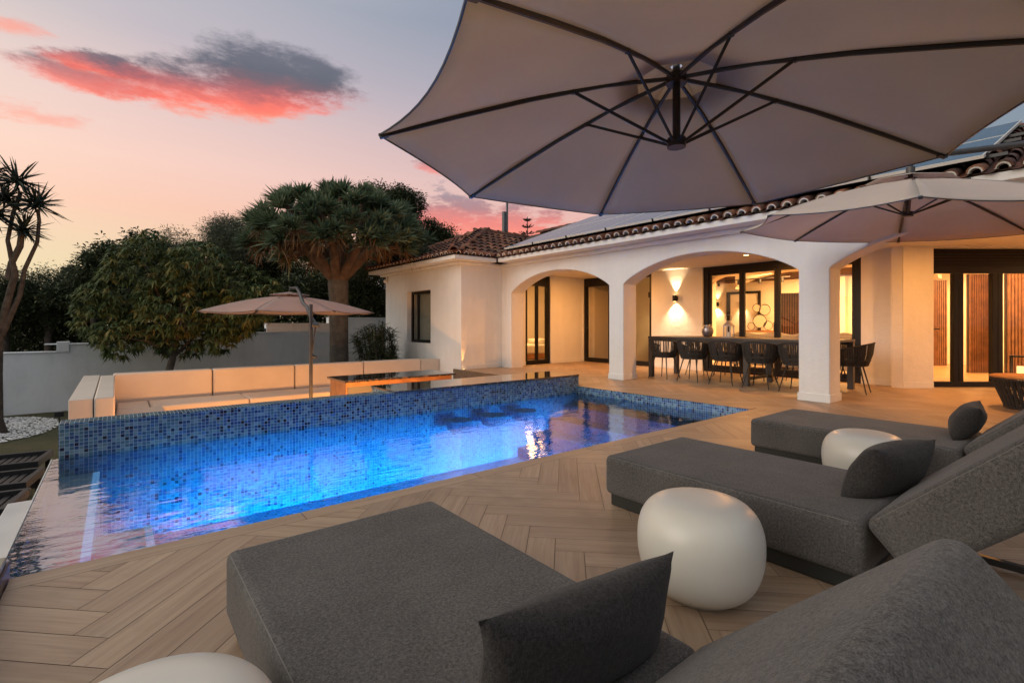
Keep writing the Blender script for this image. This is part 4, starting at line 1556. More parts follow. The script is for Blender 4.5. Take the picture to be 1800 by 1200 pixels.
MB().tube([(2.318, 7.55, 1.09), (mx_ + .01, my_, .62)], .013, 8).build('brace', 'gun', t, smooth=True)
MB().tube([(mx_ + .02, my_ - .02, .62), (mx_ + .07, my_ - .05, .60)], .02, 8).build('crank', 'black', t)
MB().box(mx_ - .4, my_ - .4, LF + .001, mx_ + .4, my_ + .4, LF + .07).build('base', 'pad', t, bevel=.01)

# ================================================================== SUN LOUNGERS, PILLOWS, DRUM STOOLS
Lw = 0.83
def rounded_profile(mb, pts, x0, x1):
    """extrude a yz polygon along x"""
    n = len(pts)
    v = [(x0, p[0], p[1]) for p in pts] + [(x1, p[0], p[1]) for p in pts]
    f = [tuple(range(n)), tuple(range(2 * n - 1, n - 1, -1))]
    for i in range(n):
        j = (i + 1) % n
        f.append((i, i + n, j + n, j))
    mb.add(v, f)
def lounger():
    t = thing('sun_lounger', 'nearest charcoal sun lounger at the bottom left of the deck', 'sun lounger', (0, 0, 0), 'charcoal upholstered sun loungers facing the pool')
    mb = MB()
    mb.box(0, .655, .072, Lw, 1.99, .302)
    s = mb.build('seat', 'fabric', t, smooth=True, bevel=.03, seg=4)
    sm = MB()
    r_ = .0016
    i_ = .012
    for z, q in ((.3015, 1),):
        ring = [(i_, .68), (Lw - i_, .68), (Lw - i_, 1.99 - i_), (i_, 1.99 - i_)]
    for zz, dd in ((.298, .004), ):
        a = [(-.0006, .70, .283), (-.0006, 1.95, .283)]
        sm.tube([(.0105, .70, .2935), (.0105, 1.965, .2935)], r_, 6)
        sm.tube([(Lw - .0105, .70, .2935), (Lw - .0105, 1.965, .2935)], r_, 6)
        sm.tube([(.03, 1.982, .2935), (Lw - .03, 1.982, .2935)], r_, 6)
        sm.tube([(.0105, 1.982, .11), (.0105, 1.982, .27)], r_, 6)
    sm.build('seam', 'stitch', s)
    MB().box(.03, .70, .0015, Lw - .03, 1.965, .0715).build('plinth', 'pad', t, bevel=.006)
    # backrest slab, hinged at the seat and raised 43 degrees
    d = Vector((0, -.731, .683))
    n = Vector((0, -.683, -.731))
    p0 = Vector((0, .665, .302))
    L, T_ = .665, .232
    pts = [p0, p0 + d * L, p0 + d * L + n * T_, p0 + n * T_]
    mb = MB()
    rounded_profile(mb, [(p.y, p.z) for p in pts], 0, Lw)
    b = mb.build('backrest', 'fabric', t, smooth=True, bevel=.042, seg=5)
    for xx in (.013, Lw - .013):
        sm = MB()
        a, c_ = p0 + d * .05, p0 + d * (L - .05)
        sm.tube([Vector((xx, a.y, a.z)) + n * .013, Vector((xx, c_.y, c_.z)) + n * .013], r_, 6)
        sm.build('seam', 'stitch', b)
    fr = MB()
    fr.bar((.08, .62, .035), (.08, -.28, .035), .035, .03)
    fr.bar((Lw - .08, .62, .035), (Lw - .08, -.28, .035), .035, .03)
    fr.bar((.08, -.28, .035), (Lw - .08, -.28, .035), .035, .03)
    fr.build('frame', 'black', t, bevel=.003)
    for xx in (.14, Lw - .14):
        MB().bar((xx, .22, .44), (xx, -.18, .05), .026, .016).build('support_bar', 'black', t, bevel=.003)
    for (xx, yy) in ((.06, .66), (Lw - .06, .66), (.08, -.27), (Lw - .08, -.27)):
        MB().tube([(xx, yy, .0005), (xx, yy, .022)], .016, 10).build('foot', 'black', t)
    return t
L1 = lounger()
L1.location = (.30, 0, 0)
dup(L1, (2.32, 0, 0), 0, 'middle charcoal sun lounger, between the two white drum stools')
dup(L1, (4.17, 0, 0), 0, 'farthest charcoal sun lounger, beyond the smaller looking drum stool')

def pillow_mesh(w, h, t_, seed):
    rg = random.Random(seed)
    ph = [rg.uniform(0, 6) for _ in range(6)]
    mb = MB()
    def f(sgn):
        def g(u, v):
            a, b = 2 * u - 1, 2 * v - 1
            # pointed corners, edges drawn in between them
            ex = 1 - .10 * (1 - b * b) * abs(a) ** 3 * 1.0
            ey = 1 - .12 * (1 - a * a) * abs(b) ** 3 * 1.0
            x_, y_ = a * ex * w / 2, b * ey * h / 2
            q = max(0, 1 - a * a) ** .5 * max(0, 1 - b * b) ** .5 * (1 + .25 * (a * a + b * b) * .5)
            wr = .005 * math.sin(4 * a + ph[0] + 2 * b) * q + .003 * math.sin(7 * b + ph[1] + 3 * a) * q
            return (x_, (t_ / 2 * q + wr * .6) * sgn, y_)
        return g
    mb.grid(f(1), 26, 18)
    mb.grid(f(-1), 26, 18)
    return mb
def pillow(loc, rz, rx, label, w=.60, h=.27, t_=.16, seed=1, roll=0.0):
    o = pillow_mesh(w, h, t_, seed).build('throw_pillow', 'pillow', smooth='all')
    bm = bmesh.new()
    bm.from_mesh(o.data)
    bmesh.ops.remove_doubles(bm, verts=bm.verts, dist=.0005)
    bmesh.ops.recalc_face_normals(bm, faces=bm.faces)
    bm.to_mesh(o.data)
    bm.free()
    o.location = loc
    o.rotation_euler = (rx, roll, rz)
    tag(o, label, 'pillow', 'grey throw pillows on the loungers')
    return o
pillow((.80, .745, .415), rad(-1), rad(8), 'dark grey pillow on the nearest lounger, seen from behind', .60, .26, .14, 1, rad(4))
pillow((2.83, .70, .42), rad(-14), rad(30), 'grey pillow leaning on the middle lounger backrest', .48, .30, .19, 2)
pillow((4.72, .71, .415), rad(8), rad(30), 'small grey pillow on the farthest lounger', .48, .28, .17, 3)

def drum(loc, label):
    Hh = .388
    top = []
    for i in range(61):
        a = -PI / 2 + PI * i / 60
        ca, sa = max(0.0, math.cos(a)), math.sin(a)
        up_ = sa > 0
        z = Hh * .5 + Hh * .5 * (abs(sa) ** .86) * (1 if up_ else -1)
        r_ = .256 * ca ** (.44 if up_ else .46)
        u = z / Hh
        r_ *= 1 - .10 * (1 - u) ** 1.5 - .04 * u ** 3
        top.append((max(.001, r_), z + .0005))
    top = [q for q in top if q[0] > .14 or q[1] > .2]
    o = MB().lathe((0, 0, 0), [(top[0][0] - .004, .0004)] + top, 64).build('drum_stool', 'drum', smooth='all')
    o.location = loc
    tag(o, label, 'stool', 'round white ceramic drum stools')
    return o
drum((1.87, 1.10, 0), 'white ceramic drum stool between nearest and middle loungers')
drum((3.86, 1.08, 0), 'white drum stool behind the middle lounger, partly hidden')
drum((.04, 1.15, 0), 'white drum stool cut off at the bottom left of the view')

# ================================================================== SOFA AND BAR IN THE LOUNGE
SF = thing('corner_sofa', 'long cream corner sofa with upright back panels in sunken lounge', 'sofa', (2.8, 10.6, LF))
joints = [-0.05, 1.45, 2.95, 4.45, 5.93]
for a, b in zip(joints[:-1], joints[1:]):
    MB().box(a + .008, 11.0, -.42, b - .008, 11.22, .232).build('back_cushion', 'sofa', SF, smooth=True, bevel=.035, seg=4)
MB().box(5.94, 11.02, -.42, 6.462, 11.22, .212).build('back_cushion', 'sofa', SF, smooth=True, bevel=.03, seg=3)
sj = [-0.0, .45, 1.92, 3.40, 4.88, 6.40]
for a, b in zip(sj[:-1], sj[1:]):
    MB().box(a + .006, 10.10, -.42, b - .006, 10.992, -.27).build('seat_cushion', 'sofa', SF, smooth=True, bevel=.038, seg=4)
MB().box(-.002, 7.75, -.42, .62, 10.09, -.27).build('seat_cushion', 'sofa', SF, smooth=True, bevel=.038, seg=4)
MB().box(-.205, 7.72, -.42, -.012, 10.99, .215).build('back_cushion', 'sofa', SF, smooth=True, bevel=.02, seg=3)
MB().box(-.435, 7.74, LF + .001, -.215, 11.24, .205).build('side_panel', 'sofa', SF, smooth=True, bevel=.008, seg=2)
MB().box(-.2, 7.8, LF + .001, .55, 10.1, -.425).box(-.2, 10.18, LF + .001, 6.40, 11.2, -.425).build('base', 'white', SF)
MB().box(-.2, 10.12, -.445, 6.3, 10.135, -.43).build('light_strip', 'led', SF)
t = thing('lounge_lights', 'amber strip light tucked behind the mosaic wall in the lounge', 'strip light', (3.2, 6.5, -.2))
MB().box(.6, 6.36, -.32, 2.85, 6.375, -.30).box(2.95, 6.885, -.32, 6.3, 6.90, -.30).build('strip', 'led', t)
area('strip_lamp', (2.6, 6.93, -.46), (0, 1, .09), 3.8, .05, 130, AMBER, t)
area('strip_lamp', (4.3, 9.62, -.30), (0.05, 1, .10), 2.2, .05, 10, AMBER, t)

BT = thing('bar_table', 'oak bar cabinet with dark granite top in the sunken lounge', 'bar cabinet', (4.2, 9.0, LF))
MB().box(3.12, 8.55, .062, 5.40, 9.50, .10).build('granite_top', 'granite', BT, bevel=.004)
MB().box(3.16, 8.62, LF + .001, 3.19, 9.42, .060).build('side_panel', 'oak', BT)
MB().box(5.30, 8.62, LF + .001, 5.34, 9.42, .060).build('side_panel', 'oak', BT)
MB().box(3.191, 8.62, -.02, 5.299, 8.64, .060).box(3.191, 9.40, LF + .001, 5.299, 9.42, .060).build('apron', 'oak', BT)
MB().box(3.20, 8.63, LF + .001, 4.05, 8.66, -.021).build('cupboard_door', 'sidegrey', BT)
for xx in (4.06, 4.68, 5.26):
    MB().box(xx, 8.63, LF + .001, xx + .03, 9.39, -.021).build('divider', 'oak', BT)

# ================================================================== DINING SET
DT = thing('dining_table', 'long dark dining table on square legs under the arches', 'dining table', (9.2, 4.6, 0))
TX0, TX1, TY0, TY1 = 8.70, 9.72, 2.86, 6.28
MB().box(TX0, TY0, .80, TX1, TY1, .84).build('tabletop', 'table', DT, bevel=.003)
MB().box(TX0 + .02, TY0 + .02, .745, TX0 + .05, TY1 - .02, .799).box(TX1 - .05, TY0 + .02, .745, TX1 - .02, TY1 - .02, .799).build('apron', 'table', DT)
for (xx, yy) in ((TX0, TY1 - .10), (TX1 - .1, TY1 - .10), (TX0, TY0), (TX1 - .1, TY0), (TX0, 4.18), (TX1 - .1, 4.18)):
    MB().box(xx + .004, yy + .004, .001, xx + .092, yy + .092, .799 if True else .74).build('leg', 'table', DT, bevel=.003)
MB().box(TX0 + .09, 4.20, .10, TX1 - .1, 4.25, .15).build('stretcher', 'table', DT)

def chair():
    """origin under the seat centre, the sitter looks to +X"""
    t = thing('dining_chair', 'x', 'chair', (0, 0, 0), 'woven rope chairs round the long table')
    MB().lathe((0, 0, 0), [(.20, .425), (.225, .435), (.225, .46), (.20, .47)], 24).build('seat_frame', 'brushed', t)
    MB().lathe((0.01, 0, 0), [(.195, .471), (.21, .485), (.20, .515), (.15, .525), (.001, .527)], 24).build('seat_cushion', 'pillow', t, smooth=True)
    for (sx, sy) in ((1, 1), (1, -1), (-1, 1), (-1, -1)):
        MB().tube([(sx * .13, sy * .13, .43), (sx * .225, sy * .215, .001)], [.013, .008], 8).build('leg', 'brushed', t, smooth=True)
    def rim(a):
        # a: angle about the seat; 180 deg = the back. Height falls to the arms
        k = abs(a - PI) / rad(128)
        z = .80 - .15 * k ** 1.6
        r_ = .275 + .02 * math.cos(a - PI)
        return Vector((math.cos(a) * r_ * 1.02, math.sin(a) * r_ * 1.06, z))
    def low(a):
        return Vector((math.cos(a) * .222, math.sin(a) * .222, .44))
    n = 42
    angs = [PI + rad(-128 + 256 * i / n) for i in range(n + 1)]
    MB().tube([rim(a) for a in angs], .012, 8).build('top_rail', 'rope', t, smooth=True)
    mb = MB()
    for i, a in enumerate(angs):
        p, q = low(a), rim(a)
        mid = (p + q) / 2 + Vector((math.cos(a), math.sin(a), 0)) * .018
        tw = .011 if i % 5 else .003
        tv = Vector((-math.sin(a), math.cos(a), 0))
        mb.obox((p + mid) / 2, (mid - p) / 2 * 1.02, tv * tw, Vector((math.cos(a), math.sin(a), 0)) * .004)
        mb.obox((q + mid) / 2, (q - mid) / 2 * 1.02, tv * tw, Vector((math.cos(a), math.sin(a), 0)) * .004)
    mb.tube([low(a).lerp(rim(a), .22) + Vector((math.cos(a), math.sin(a), 0)) * .012 for a in angs], .008, 6)
    mb.build('woven_back', 'rope', t)
    return t
ch0 = chair()
fy = [5.86, 5.22, 4.57, 3.95, 3.33]
ordn = ['first', 'second', 'third', 'fourth', 'fifth']
for k, yy in enumerate(fy):
    lb = f'{ordn[k]} black rope chair from the left on the pool side of the table'
    if k == 0:
        ch0.location = (8.66, yy, 0)
        ch0['label'] = lb
    else:
        dup(ch0, (8.66 + random.uniform(-.02, .02), yy, 0), rad(random.uniform(-4, 4)), lb)
for k, yy in enumerate([5.80, 5.16, 4.53, 3.90, 3.28]):
    dup(ch0, (9.86 + random.uniform(-.02, .04), yy, 0), PI + rad(random.uniform(-4, 4)), f'{ordn[k]} black rope chair from the left on the glass door side of table')
dup(ch0, (9.20, 2.76, 0), rad(90 + 8), 'black rope chair at the right end of the table, beside the big column')

o = MB().lathe((9.17, 4.93 + .28, .8405), [(.05, 0), (.075, .012), (.10, .06), (.112, .11), (.105, .16), (.085, .205), (.072, .225), (.075, .24), (.062, .24), (.06, .215), (.09, .15), (.06, .03)], 28).build('vase', 'nacre', smooth='all')
tag(o, 'rounded mottled silver vase standing on the long dining table', 'vase')
lx, ly, lz = 9.17, 4.78, .8405
t = thing('lantern', 'square metal lantern with ring handle on the long dining table', 'lantern', (lx, ly, lz))
mb = MB()
q = .065
mb.box(lx - q - .01, ly - q - .01, lz, lx + q + .01, ly + q + .01, lz + .02)
for sx in (-1, 1):
    for sy in (-1, 1):
        mb.box(lx + sx * q - .009, ly + sy * q - .009, lz + .02, lx + sx * q + .009, ly + sy * q + .009, lz + .215)
mb.box(lx - q - .012, ly - q - .012, lz + .215, lx + q + .012, ly + q + .012, lz + .232)
mb.build('body', 'steel', t)
mb = MB()
r0 = q + .012
mb.add([(lx - r0, ly - r0, lz + .2325), (lx + r0, ly - r0, lz + .2325), (lx + r0, ly + r0, lz + .2325), (lx - r0, ly + r0, lz + .2325),
        (lx - .018, ly - .018, lz + .31), (lx + .018, ly - .018, lz + .31), (lx + .018, ly + .018, lz + .31), (lx - .018, ly + .018, lz + .31)],
       [(3, 2, 1, 0), (4, 5, 6, 7), (0, 1, 5, 4), (1, 2, 6, 5), (2, 3, 7, 6), (3, 0, 4, 7)])
mb.build('lid', 'steel', t)
MB().tube([(lx, ly + .062 * math.cos(a), lz + .372 + .062 * math.sin(a)) for a in [2 * PI * i / 24 for i in range(25)]], .005, 6).build('ring_handle', 'steel', t, smooth=True)
MB().lathe((lx, ly, lz + .021), [(.02, 0), (.02, .08)], 12).build('candle', 'linen', t)

# round rope table on the right
rt = thing('coffee_table', 'round low coffee table with woven rope base and wooden top', 'coffee table', (9.22, .68, 0))
mb = MB()
n = 44
for i in range(n):
    a = 2 * PI * i / n
    for tw, off in ((.012, 0.0), (.006, .06)):
        a2 = a + off
        p = Vector((9.22 + .34 * math.cos(a2), .68 + .34 * math.sin(a2), .03))
        q_ = Vector((9.22 + .47 * math.cos(a2 + .05), .68 + .47 * math.sin(a2 + .05), .385))
        mb.obox((p + q_) / 2, (q_ - p) / 2, Vector((-math.sin(a2), math.cos(a2), 0)) * tw, Vector((math.cos(a2), math.sin(a2), 0)) * .005)
mb.tube([(9.22 + .47 * math.cos(2 * PI * i / 40), .68 + .47 * math.sin(2 * PI * i / 40), .385) for i in range(41)], .012, 8)
mb.tube([(9.22 + .40 * math.cos(2 * PI * i / 40), .68 + .40 * math.sin(2 * PI * i / 40), .20) for i in range(41)], .008, 8)
mb.tube([(9.22 + .34 * math.cos(2 * PI * i / 40), .68 + .34 * math.sin(2 * PI * i / 40), .022) for i in range(41)], .012, 8)
mb.build('rope_base', 'rope', rt)
MB().lathe((9.22, .68, .399), [(.47, 0), (.48, .006), (.48, .022), (.475, .026)], 48).build('top', 'oak', rt, smooth=True)

# ================================================================== WHAT SHOWS THROUGH THE GLASS
def slats(cx_, cy_, wdt, z0, z1, dirv, label, n):
    d = Vector(dirv).normalized()
    nrm = Vector((-d.y, d.x, 0))
    t = thing('slat_panel', label, 'wall panel', (cx_, cy_, z0))
    c = Vector((cx_, cy_, (z0 + z1) / 2))
    MB().obox(c, d * (wdt / 2), nrm * .02, (0, 0, (z1 - z0) / 2)).build('backing', 'slat_back', t)
    mb = MB()
    for i in range(n):
        p = c + d * (-wdt / 2 + wdt * (i + .5) / n) - nrm * .0
        for sg in (1, -1):
            mb.obox(p + nrm * sg * .035, d * (wdt / n * .3), nrm * .0149, (0, 0, (z1 - z0) / 2 - .001))
    mb.build('slats', 'slat_wood', t)
slats(13.05, 5.18, .75, .003, 1.86, (.39, -.92, 0), 'reddish slatted wood screen behind the third folding door pane', 14)
slats(16.85, 3.15, .55, .003, 2.25, tuple(Rv), 'slatted wood panel seen through the left shuttered door pane', 10)
slats(15.2, 2.08, .52, .003, 2.22, tuple(Rv), 'slatted wood panel seen through the second shuttered door pane', 10)
slats(15.3, 1.1, 1.6, .003, 2.3, tuple(Rv), 'slatted wood panel behind the rightmost shuttered door pane', 22)
# dark inner doorway
t = thing('inner_doorway', 'dark framed doorway in the far room wall behind the glass', 'doorway', (15.47, 7.6, 0))
f = MB()
f.box(15.44, 8.02, .001, 15.498, 8.12, 2.12).box(15.44, 7.05, .001, 15.498, 7.12, 2.12).box(15.44, 7.121, 2.05, 15.498, 8.019, 2.12)
f.build('frame', 'frame', t)
# ring mirrors on a sideboard
t = thing('sideboard', 'pale sideboard against the far room wall behind the glass', 'sideboard', (15.2, 6.6, 0))
MB().box(15.02, 5.9, .10, 15.49, 7.3, .86).build('cabinet', 'linen', t, bevel=.005)
MB().box(15.0, 5.88, .861, 15.495, 7.32, .90).build('top', 'oak', t)
for (xx, yy) in ((15.06, 5.95), (15.06, 7.22), (15.42, 5.95), (15.42, 7.22)):
    MB().box(xx, yy, .001, xx + .04, yy + .04, .099).build('leg', 'black', t)
mb = MB()
rg = MB()
for (yy, zz, r_) in ((6.93, 1.18, .20), (6.78, 1.52, .16), (7.02, 1.58, .12), (7.18, 1.03, .11), (6.68, 1.05, .13)):
    rg.tube([(15.15, yy + r_ * math.cos(2 * PI * i / 28), zz + r_ * math.sin(2 * PI * i / 28)) for i in range(29)], .008, 6)
    mb.add([(15.16, yy + r_ * math.cos(2 * PI * i / 28), zz + r_ * math.sin(2 * PI * i / 28)) for i in range(28)], [tuple(range(28))])
t = thing('ring_ornament', 'cluster of round mirror rings standing on the sideboard', 'ornament', (15.15, 6.9, .9))
rg.build('rings', 'black', t, smooth=True)
mb.build('mirrors', 'sofa', t, solid=.004)
# indoor sofa
t = thing('indoor_sofa', 'white indoor sofa with soft back seen over the dining table', 'sofa', (12.3, 4.9, 0))
MB().box(12.0, 3.6, .10, 12.9, 6.2, .45).build('seat', 'linen', t, smooth=True, bevel=.05, seg=4)
MB().grid(lambda u, v: (12.0 + .22 * v - .05, 3.6 + 2.6 * u, .45 + .43 * math.sin(PI * min(.98, v * .5 + .02) if v < .5 else PI / 2) + .03 * math.sin(u * 23) * (1 if v > .4 else .3)), 40, 8).box(11.98, 3.62, .1, 12.2, 6.18, .84).build('backrest', 'linen', t, smooth=True, bevel=.03)
for (xx, yy) in ((12.05, 3.65), (12.8, 3.65), (12.05, 6.1), (12.8, 6.1)):
    MB().box(xx, yy, .001, xx + .05, yy + .05, .099).build('leg', 'black', t)
# track lamps
t = thing('track_light', 'dark ceiling track with small spot heads in the inner room', 'track light', (14.0, 6.6, 2.5))
mb = MB().bar((14.0, 5.6, 2.36), (14.0, 7.7, 2.36), .03)
mb.bar((14.0, 6.0, 2.37), (14.0, 6.0, 2.66), .012).bar((14.0, 7.4, 2.37), (14.0, 7.4, 2.66), .012)
mb.build('track', 'black', t)
for yy in (5.8, 6.4, 7.0, 7.6):
    MB().tube([(14.0, yy, 2.34), (14.0, yy, 2.22)], .035, 12).build('spot_head', 'black', t)
# kitchen
t = thing('kitchen_unit', 'grey kitchen cabinets with lit splashback behind the narrow glass door', 'kitchen', (12.9, 8.1, 0))
MB().box(12.6, 7.45, .001, 13.19, 8.78, .90).build('base_cabinet', 'sidegrey', t)
MB().box(12.55, 7.45, .901, 13.19, 8.78, .94).build('worktop', 'sidegrey', t)
MB().box(12.86, 7.45, 1.55, 13.19, 8.78, 2.2).build('wall_cabinet', 'oak', t)
MB().box(12.85, 7.45, 1.535, 13.19, 8.78, 1.549).build('cabinet_light', 'bulb', t)
t = thing('corridor_door', 'tall brown panel door standing in the passage behind the porch door', 'inner door', (12.2, 9.3, 0))
MB().box(12.4, 9.02, .001, 12.44, 9.62, 2.1).build('leaf', 'sidegrey', t)
MB().box(12.38, 8.95, .001, 12.46, 9.019, 2.2).box(12.38, 9.621, .001, 12.46, 9.70, 2.2).build('frame', 'linen', t)
# bedroom
t = thing('bed', 'made bed with pale linen behind the bedroom glass door', 'bed', (9.6, 12.2, 0))
MB().box(8.9, 11.6, .15, 11.2, 13.2, .45).build('mattress', 'linen', t, smooth=True, bevel=.06, seg=3)
MB().box(8.85, 11.55, .02, 11.25, 13.25, .149).build('base', 'oak', t)
MB().box(10.6, 11.8, .46, 11.1, 12.4, .62).build('pillow', 'linen', t, smooth=True, bevel=.06, seg=3)
# glowing floor lantern inside
gl = S0 + Rv * 2.78 + Fv * .75
t = thing('floor_lantern', 'dark framed glowing lantern on the floor behind the right glass', 'lantern', (gl.x, gl.y, 0))
mb = MB()
for sx in (-1, 1):
    for sy in (-1, 1):
        mb.box(gl.x + sx * .12 - .012, gl.y + sy * .12 - .012, .001, gl.x + sx * .12 + .012, gl.y + sy * .12 + .012, .48)
mb.box(gl.x - .135, gl.y - .135, .481, gl.x + .135, gl.y + .135, .51).box(gl.x - .135, gl.y - .135, .0012, gl.x + .135, gl.y + .135, .03)
mb.build('frame', 'black', t)
MB().lathe((gl.x, gl.y, .031), [(.05, 0), (.05, .28)], 14).build('candle', m_emit('candle_glow', (1, .55, .2, 1), 2.6), t)

# ================================================================== GARDEN
GW = thing('garden_wall', 'stepped white garden wall behind the sofa and trees', 'garden wall', (2, 14.95, -.85))
mb = MB()
for (xa, xb, zt_) in ((-9.0, -1.03, .46), (-1.03, 1.25, .63), (1.25, 3.24, .84), (3.24, 4.95, 1.09), (4.95, 8.5, 1.27)):
    mb.box(xa, 14.90, -.9, xb, 15.12, zt_)
mb.build('wall', 'white_garden', GW)
mb = MB()
for (xa, xb, zt_) in ((-9.0, -1.03, .46), (-1.23, 1.25, .63), (1.25, 3.24, .84), (3.24, 4.95, 1.09), (4.95, 8.5, 1.27)):
    mb.box(xa, 14.875, zt_ + .001, xb - .003, 15.14, zt_ + .028)
mb.box(-1.03, 14.87, .47, -.82, 15.12, .70)
mb.box(3.24, 14.87, .85, 3.64, 15.12, .98)
mb.build('coping', 'white_garden', GW, bevel=.006)

# pebble bed
random.seed(9)
mb = MB()
cx0, cy0 = -1.9, 12.9
for i in range(3200):
    a = random.uniform(0, 2 * PI)
    q = math.sqrt(random.random())
    x_, y_ = cx0 + 1.05 * q * math.cos(a) + .0, cy0 + 1.55 * q * math.sin(a)
    s_ = random.uniform(.018, .036)
    rr = random.random()
    p = Vector((x_, y_, -.845 + s_ * .4))
    ax = Vector((math.cos(a * 7), math.sin(a * 7), random.uniform(-.2, .2))) * s_
    ay = Vector((-math.sin(a * 7), math.cos(a * 7), random.uniform(-.2, .2))) * s_ * .75
    azv = Vector((0, 0, s_ * .5))
    vs = [p + ax, p + ay, p - ax, p - ay, p + azv]
    mb.add([tuple(v) for v in vs], [(0, 1, 4), (1, 2, 4), (2, 3, 4), (3, 0, 4)], 0, rr)
tag(mb.build('pebble_bed', 'pebble', smooth='all'), 'bed of loose white pebbles round the foot of the yucca', 'pebbles', kind='stuff')

def garden_spot(x_, y_, label):
    t = thing('garden_spotlight', label, 'spotlight', (x_, y_, -.85))
    MB().tube([(x_, y_, -.85), (x_, y_, -.70)], .01, 8).build('spike', 'black', t)
    MB().box(x_ - .07, y_ - .04, -.70, x_ + .07, y_ + .04, -.60).build('lamp_head', 'black', t, bevel=.008)
    return t
garden_spot(-.86, 12.95, 'small black spotlight on the lawn beside the pebble bed')
garden_spot(-.92, 9.1, 'small black spotlight on the lawn by the dark loungers')

# dark loungers down on the lawn
def lawn_lounger(x_, y_, rz, label, prev=None):
    if prev is None:
        t = thing('lawn_lounger', label, 'lounger', (0, 0, 0), 'dark slatted loungers stacked on the lawn')
        f = MB()
        f.box(0, 0, .24, 1.9, .05, .32).box(0, .60, .24, 1.9, .65, .32).box(0, .05, .24, .05, .60, .32).box(1.85, .05, .24, 1.9, .60, .32)
        f.build('frame', 'wicker', t, bevel=.006)
        s_ = MB()
        for i in range(16):
            s_.box(.06 + i * .07, .05, .26, .11 + i * .07, .60, .275)
        s_.build('slats', 'wicker', t)
        for (a, b) in ((.03, .01), (.03, .60), (1.83, .01), (1.83, .60)):
            MB().box(a, b, .001, a + .045, b + .045, .24).build('leg', 'wicker', t)
        b_ = MB()
        for i in range(9):
            u = .04 + i * .075
            b_.obox((1.22 + u * .72, .325, .30 + u * .7), (.024 * .72, 0, .024 * .7), (0, .26, 0), (-.006, 0, .006))
        b_.bar((1.2, .07, .29), (1.70, .07, .78), .03).bar((1.2, .58, .29), (1.70, .58, .78), .03)
        b_.build('backrest', 'wicker', t)
    else:
        t = dup(prev, (0, 0, 0), 0, label)
    t.location = (x_, y_, -.85)
    t.rotation_euler = (0, 0, rz)
    return t
l0 = lawn_lounger(-.63, 8.75, rad(172), 'topmost dark lounger on the lawn, nearest the pebbles')
lawn_lounger(-.63, 7.75, rad(172), 'second dark lounger on the lawn from the pebbles', l0)
lawn_lounger(-.66, 6.85, rad(172), 'third dark lounger on the lawn, next to the pale terrace corner', l0)
lawn_lounger(-.72, 5.98, rad(172), 'dark lounger on the lawn closest to the pale terrace', l0)

# white post at the left edge
t = thing('garden_post', 'slim white post with rounded cap at the left edge', 'post', (-.82, 5.4, -.34))
xx, yy = -.602, 4.05
t.location = (xx, yy, -.34)
MB().lathe((xx, yy, -.34), [(.022, 0), (.022, .84)], 16).build('shaft', 'white', t, smooth=True)
MB().lathe((xx, yy, .50), [(.03, 0), (.048, .012), (.05, .03), (.044, .045), (.02, .055)], 20).build('cap', 'white', t, smooth=True)

# ---- foliage
def leafmesh(name, P0, D, L, Wd, droop, rnd, mat_, parent, fold=0.25, segs=2):
    """P0 (n,3) bases, D (n,3) unit directions, L, Wd, droop (n,), rnd (n,): blades of 'segs' pieces narrowing to a tip"""
    n = len(P0)
    up = np.array([0, 0, 1.0])
    side = np.cross(D, up)
    ln = np.linalg.norm(side, axis=1, keepdims=True)
    side = np.where(ln > 1e-3, side / np.maximum(ln, 1e-6), np.array([1.0, 0, 0]))
    roll = RNG.uniform(-.9, .9, (n, 1))
    nn = np.cross(side, D)
    side = side * np.cos(roll) + nn * np.sin(roll)
    if segs == 2:
        prof = [(0, .25), (.45, 1.0), (1.0, .05)]
    else:
        prof = [(0, .7), (.35, 1.0), (.7, .7), (1.0, .05)]
    rows = []
    for t_, w_ in prof:
        c = P0 + D * (L * t_)[:, None] - up * (droop * L * t_ ** 2)[:, None]
        rows.append(c - side * (Wd * w_ / 2)[:, None])
        rows.append(c + side * (Wd * w_ / 2)[:, None])
    k = len(prof)
    V = np.stack(rows, axis=1).reshape(-1, 3)
    base_ = (np.arange(n) * 2 * k)[:, None]
    F = []
    for i in range(k - 1):
        F.append(np.concatenate([base_ + 2 * i, base_ + 2 * i + 1, base_ + 2 * i + 3, base_ + 2 * i + 2], axis=1))
    F = np.stack(F, axis=1).reshape(-1, 4)
    me = bpy.data.meshes.new(name)
    me.vertices.add(len(V))
    me.vertices.foreach_set('co', V.astype(np.float32).ravel())
    me.loops.add(F.size)
    me.loops.foreach_set('vertex_index', F.astype(np.int32).ravel())
    me.polygons.add(len(F))
    me.polygons.foreach_set('loop_start', (np.arange(len(F)) * 4).astype(np.int32))
    me.polygons.foreach_set('loop_total', np.full(len(F), 4, dtype=np.int32))
    at = me.attributes.new('rnd', 'FLOAT', 'FACE')
    at.data.foreach_set('value', np.repeat(rnd, k - 1).astype(np.float32))
    me.update(calc_edges=True)
    me.materials.append(M[mat_])
    o = bpy.data.objects.new(name, me)
    C.objects.link(o)
    if parent is not None:
        attach(o, parent)
    return o
def rdir(n, zlo=-1, zhi=1):
    z = RNG.uniform(zlo, zhi, n)
    a = RNG.uniform(0, 2 * PI, n)
    r_ = np.sqrt(np.maximum(0, 1 - z * z))
    return np.stack([r_ * np.cos(a), r_ * np.sin(a), z], axis=1)
def crown_points(blobs, n, shell=.55):
    """points spread through several ellipsoids, more of them near their surface"""
    vol = np.array([b[3] * b[4] * b[5] for b in blobs]) ** .75
    idx = RNG.choice(len(blobs), n, p=vol / vol.sum())
    B = np.array(blobs)[idx]
    d = rdir(n)
    r_ = RNG.uniform(shell, 1.0, n) ** .6
    return B[:, :3] + d * B[:, 3:6] * r_[:, None], d
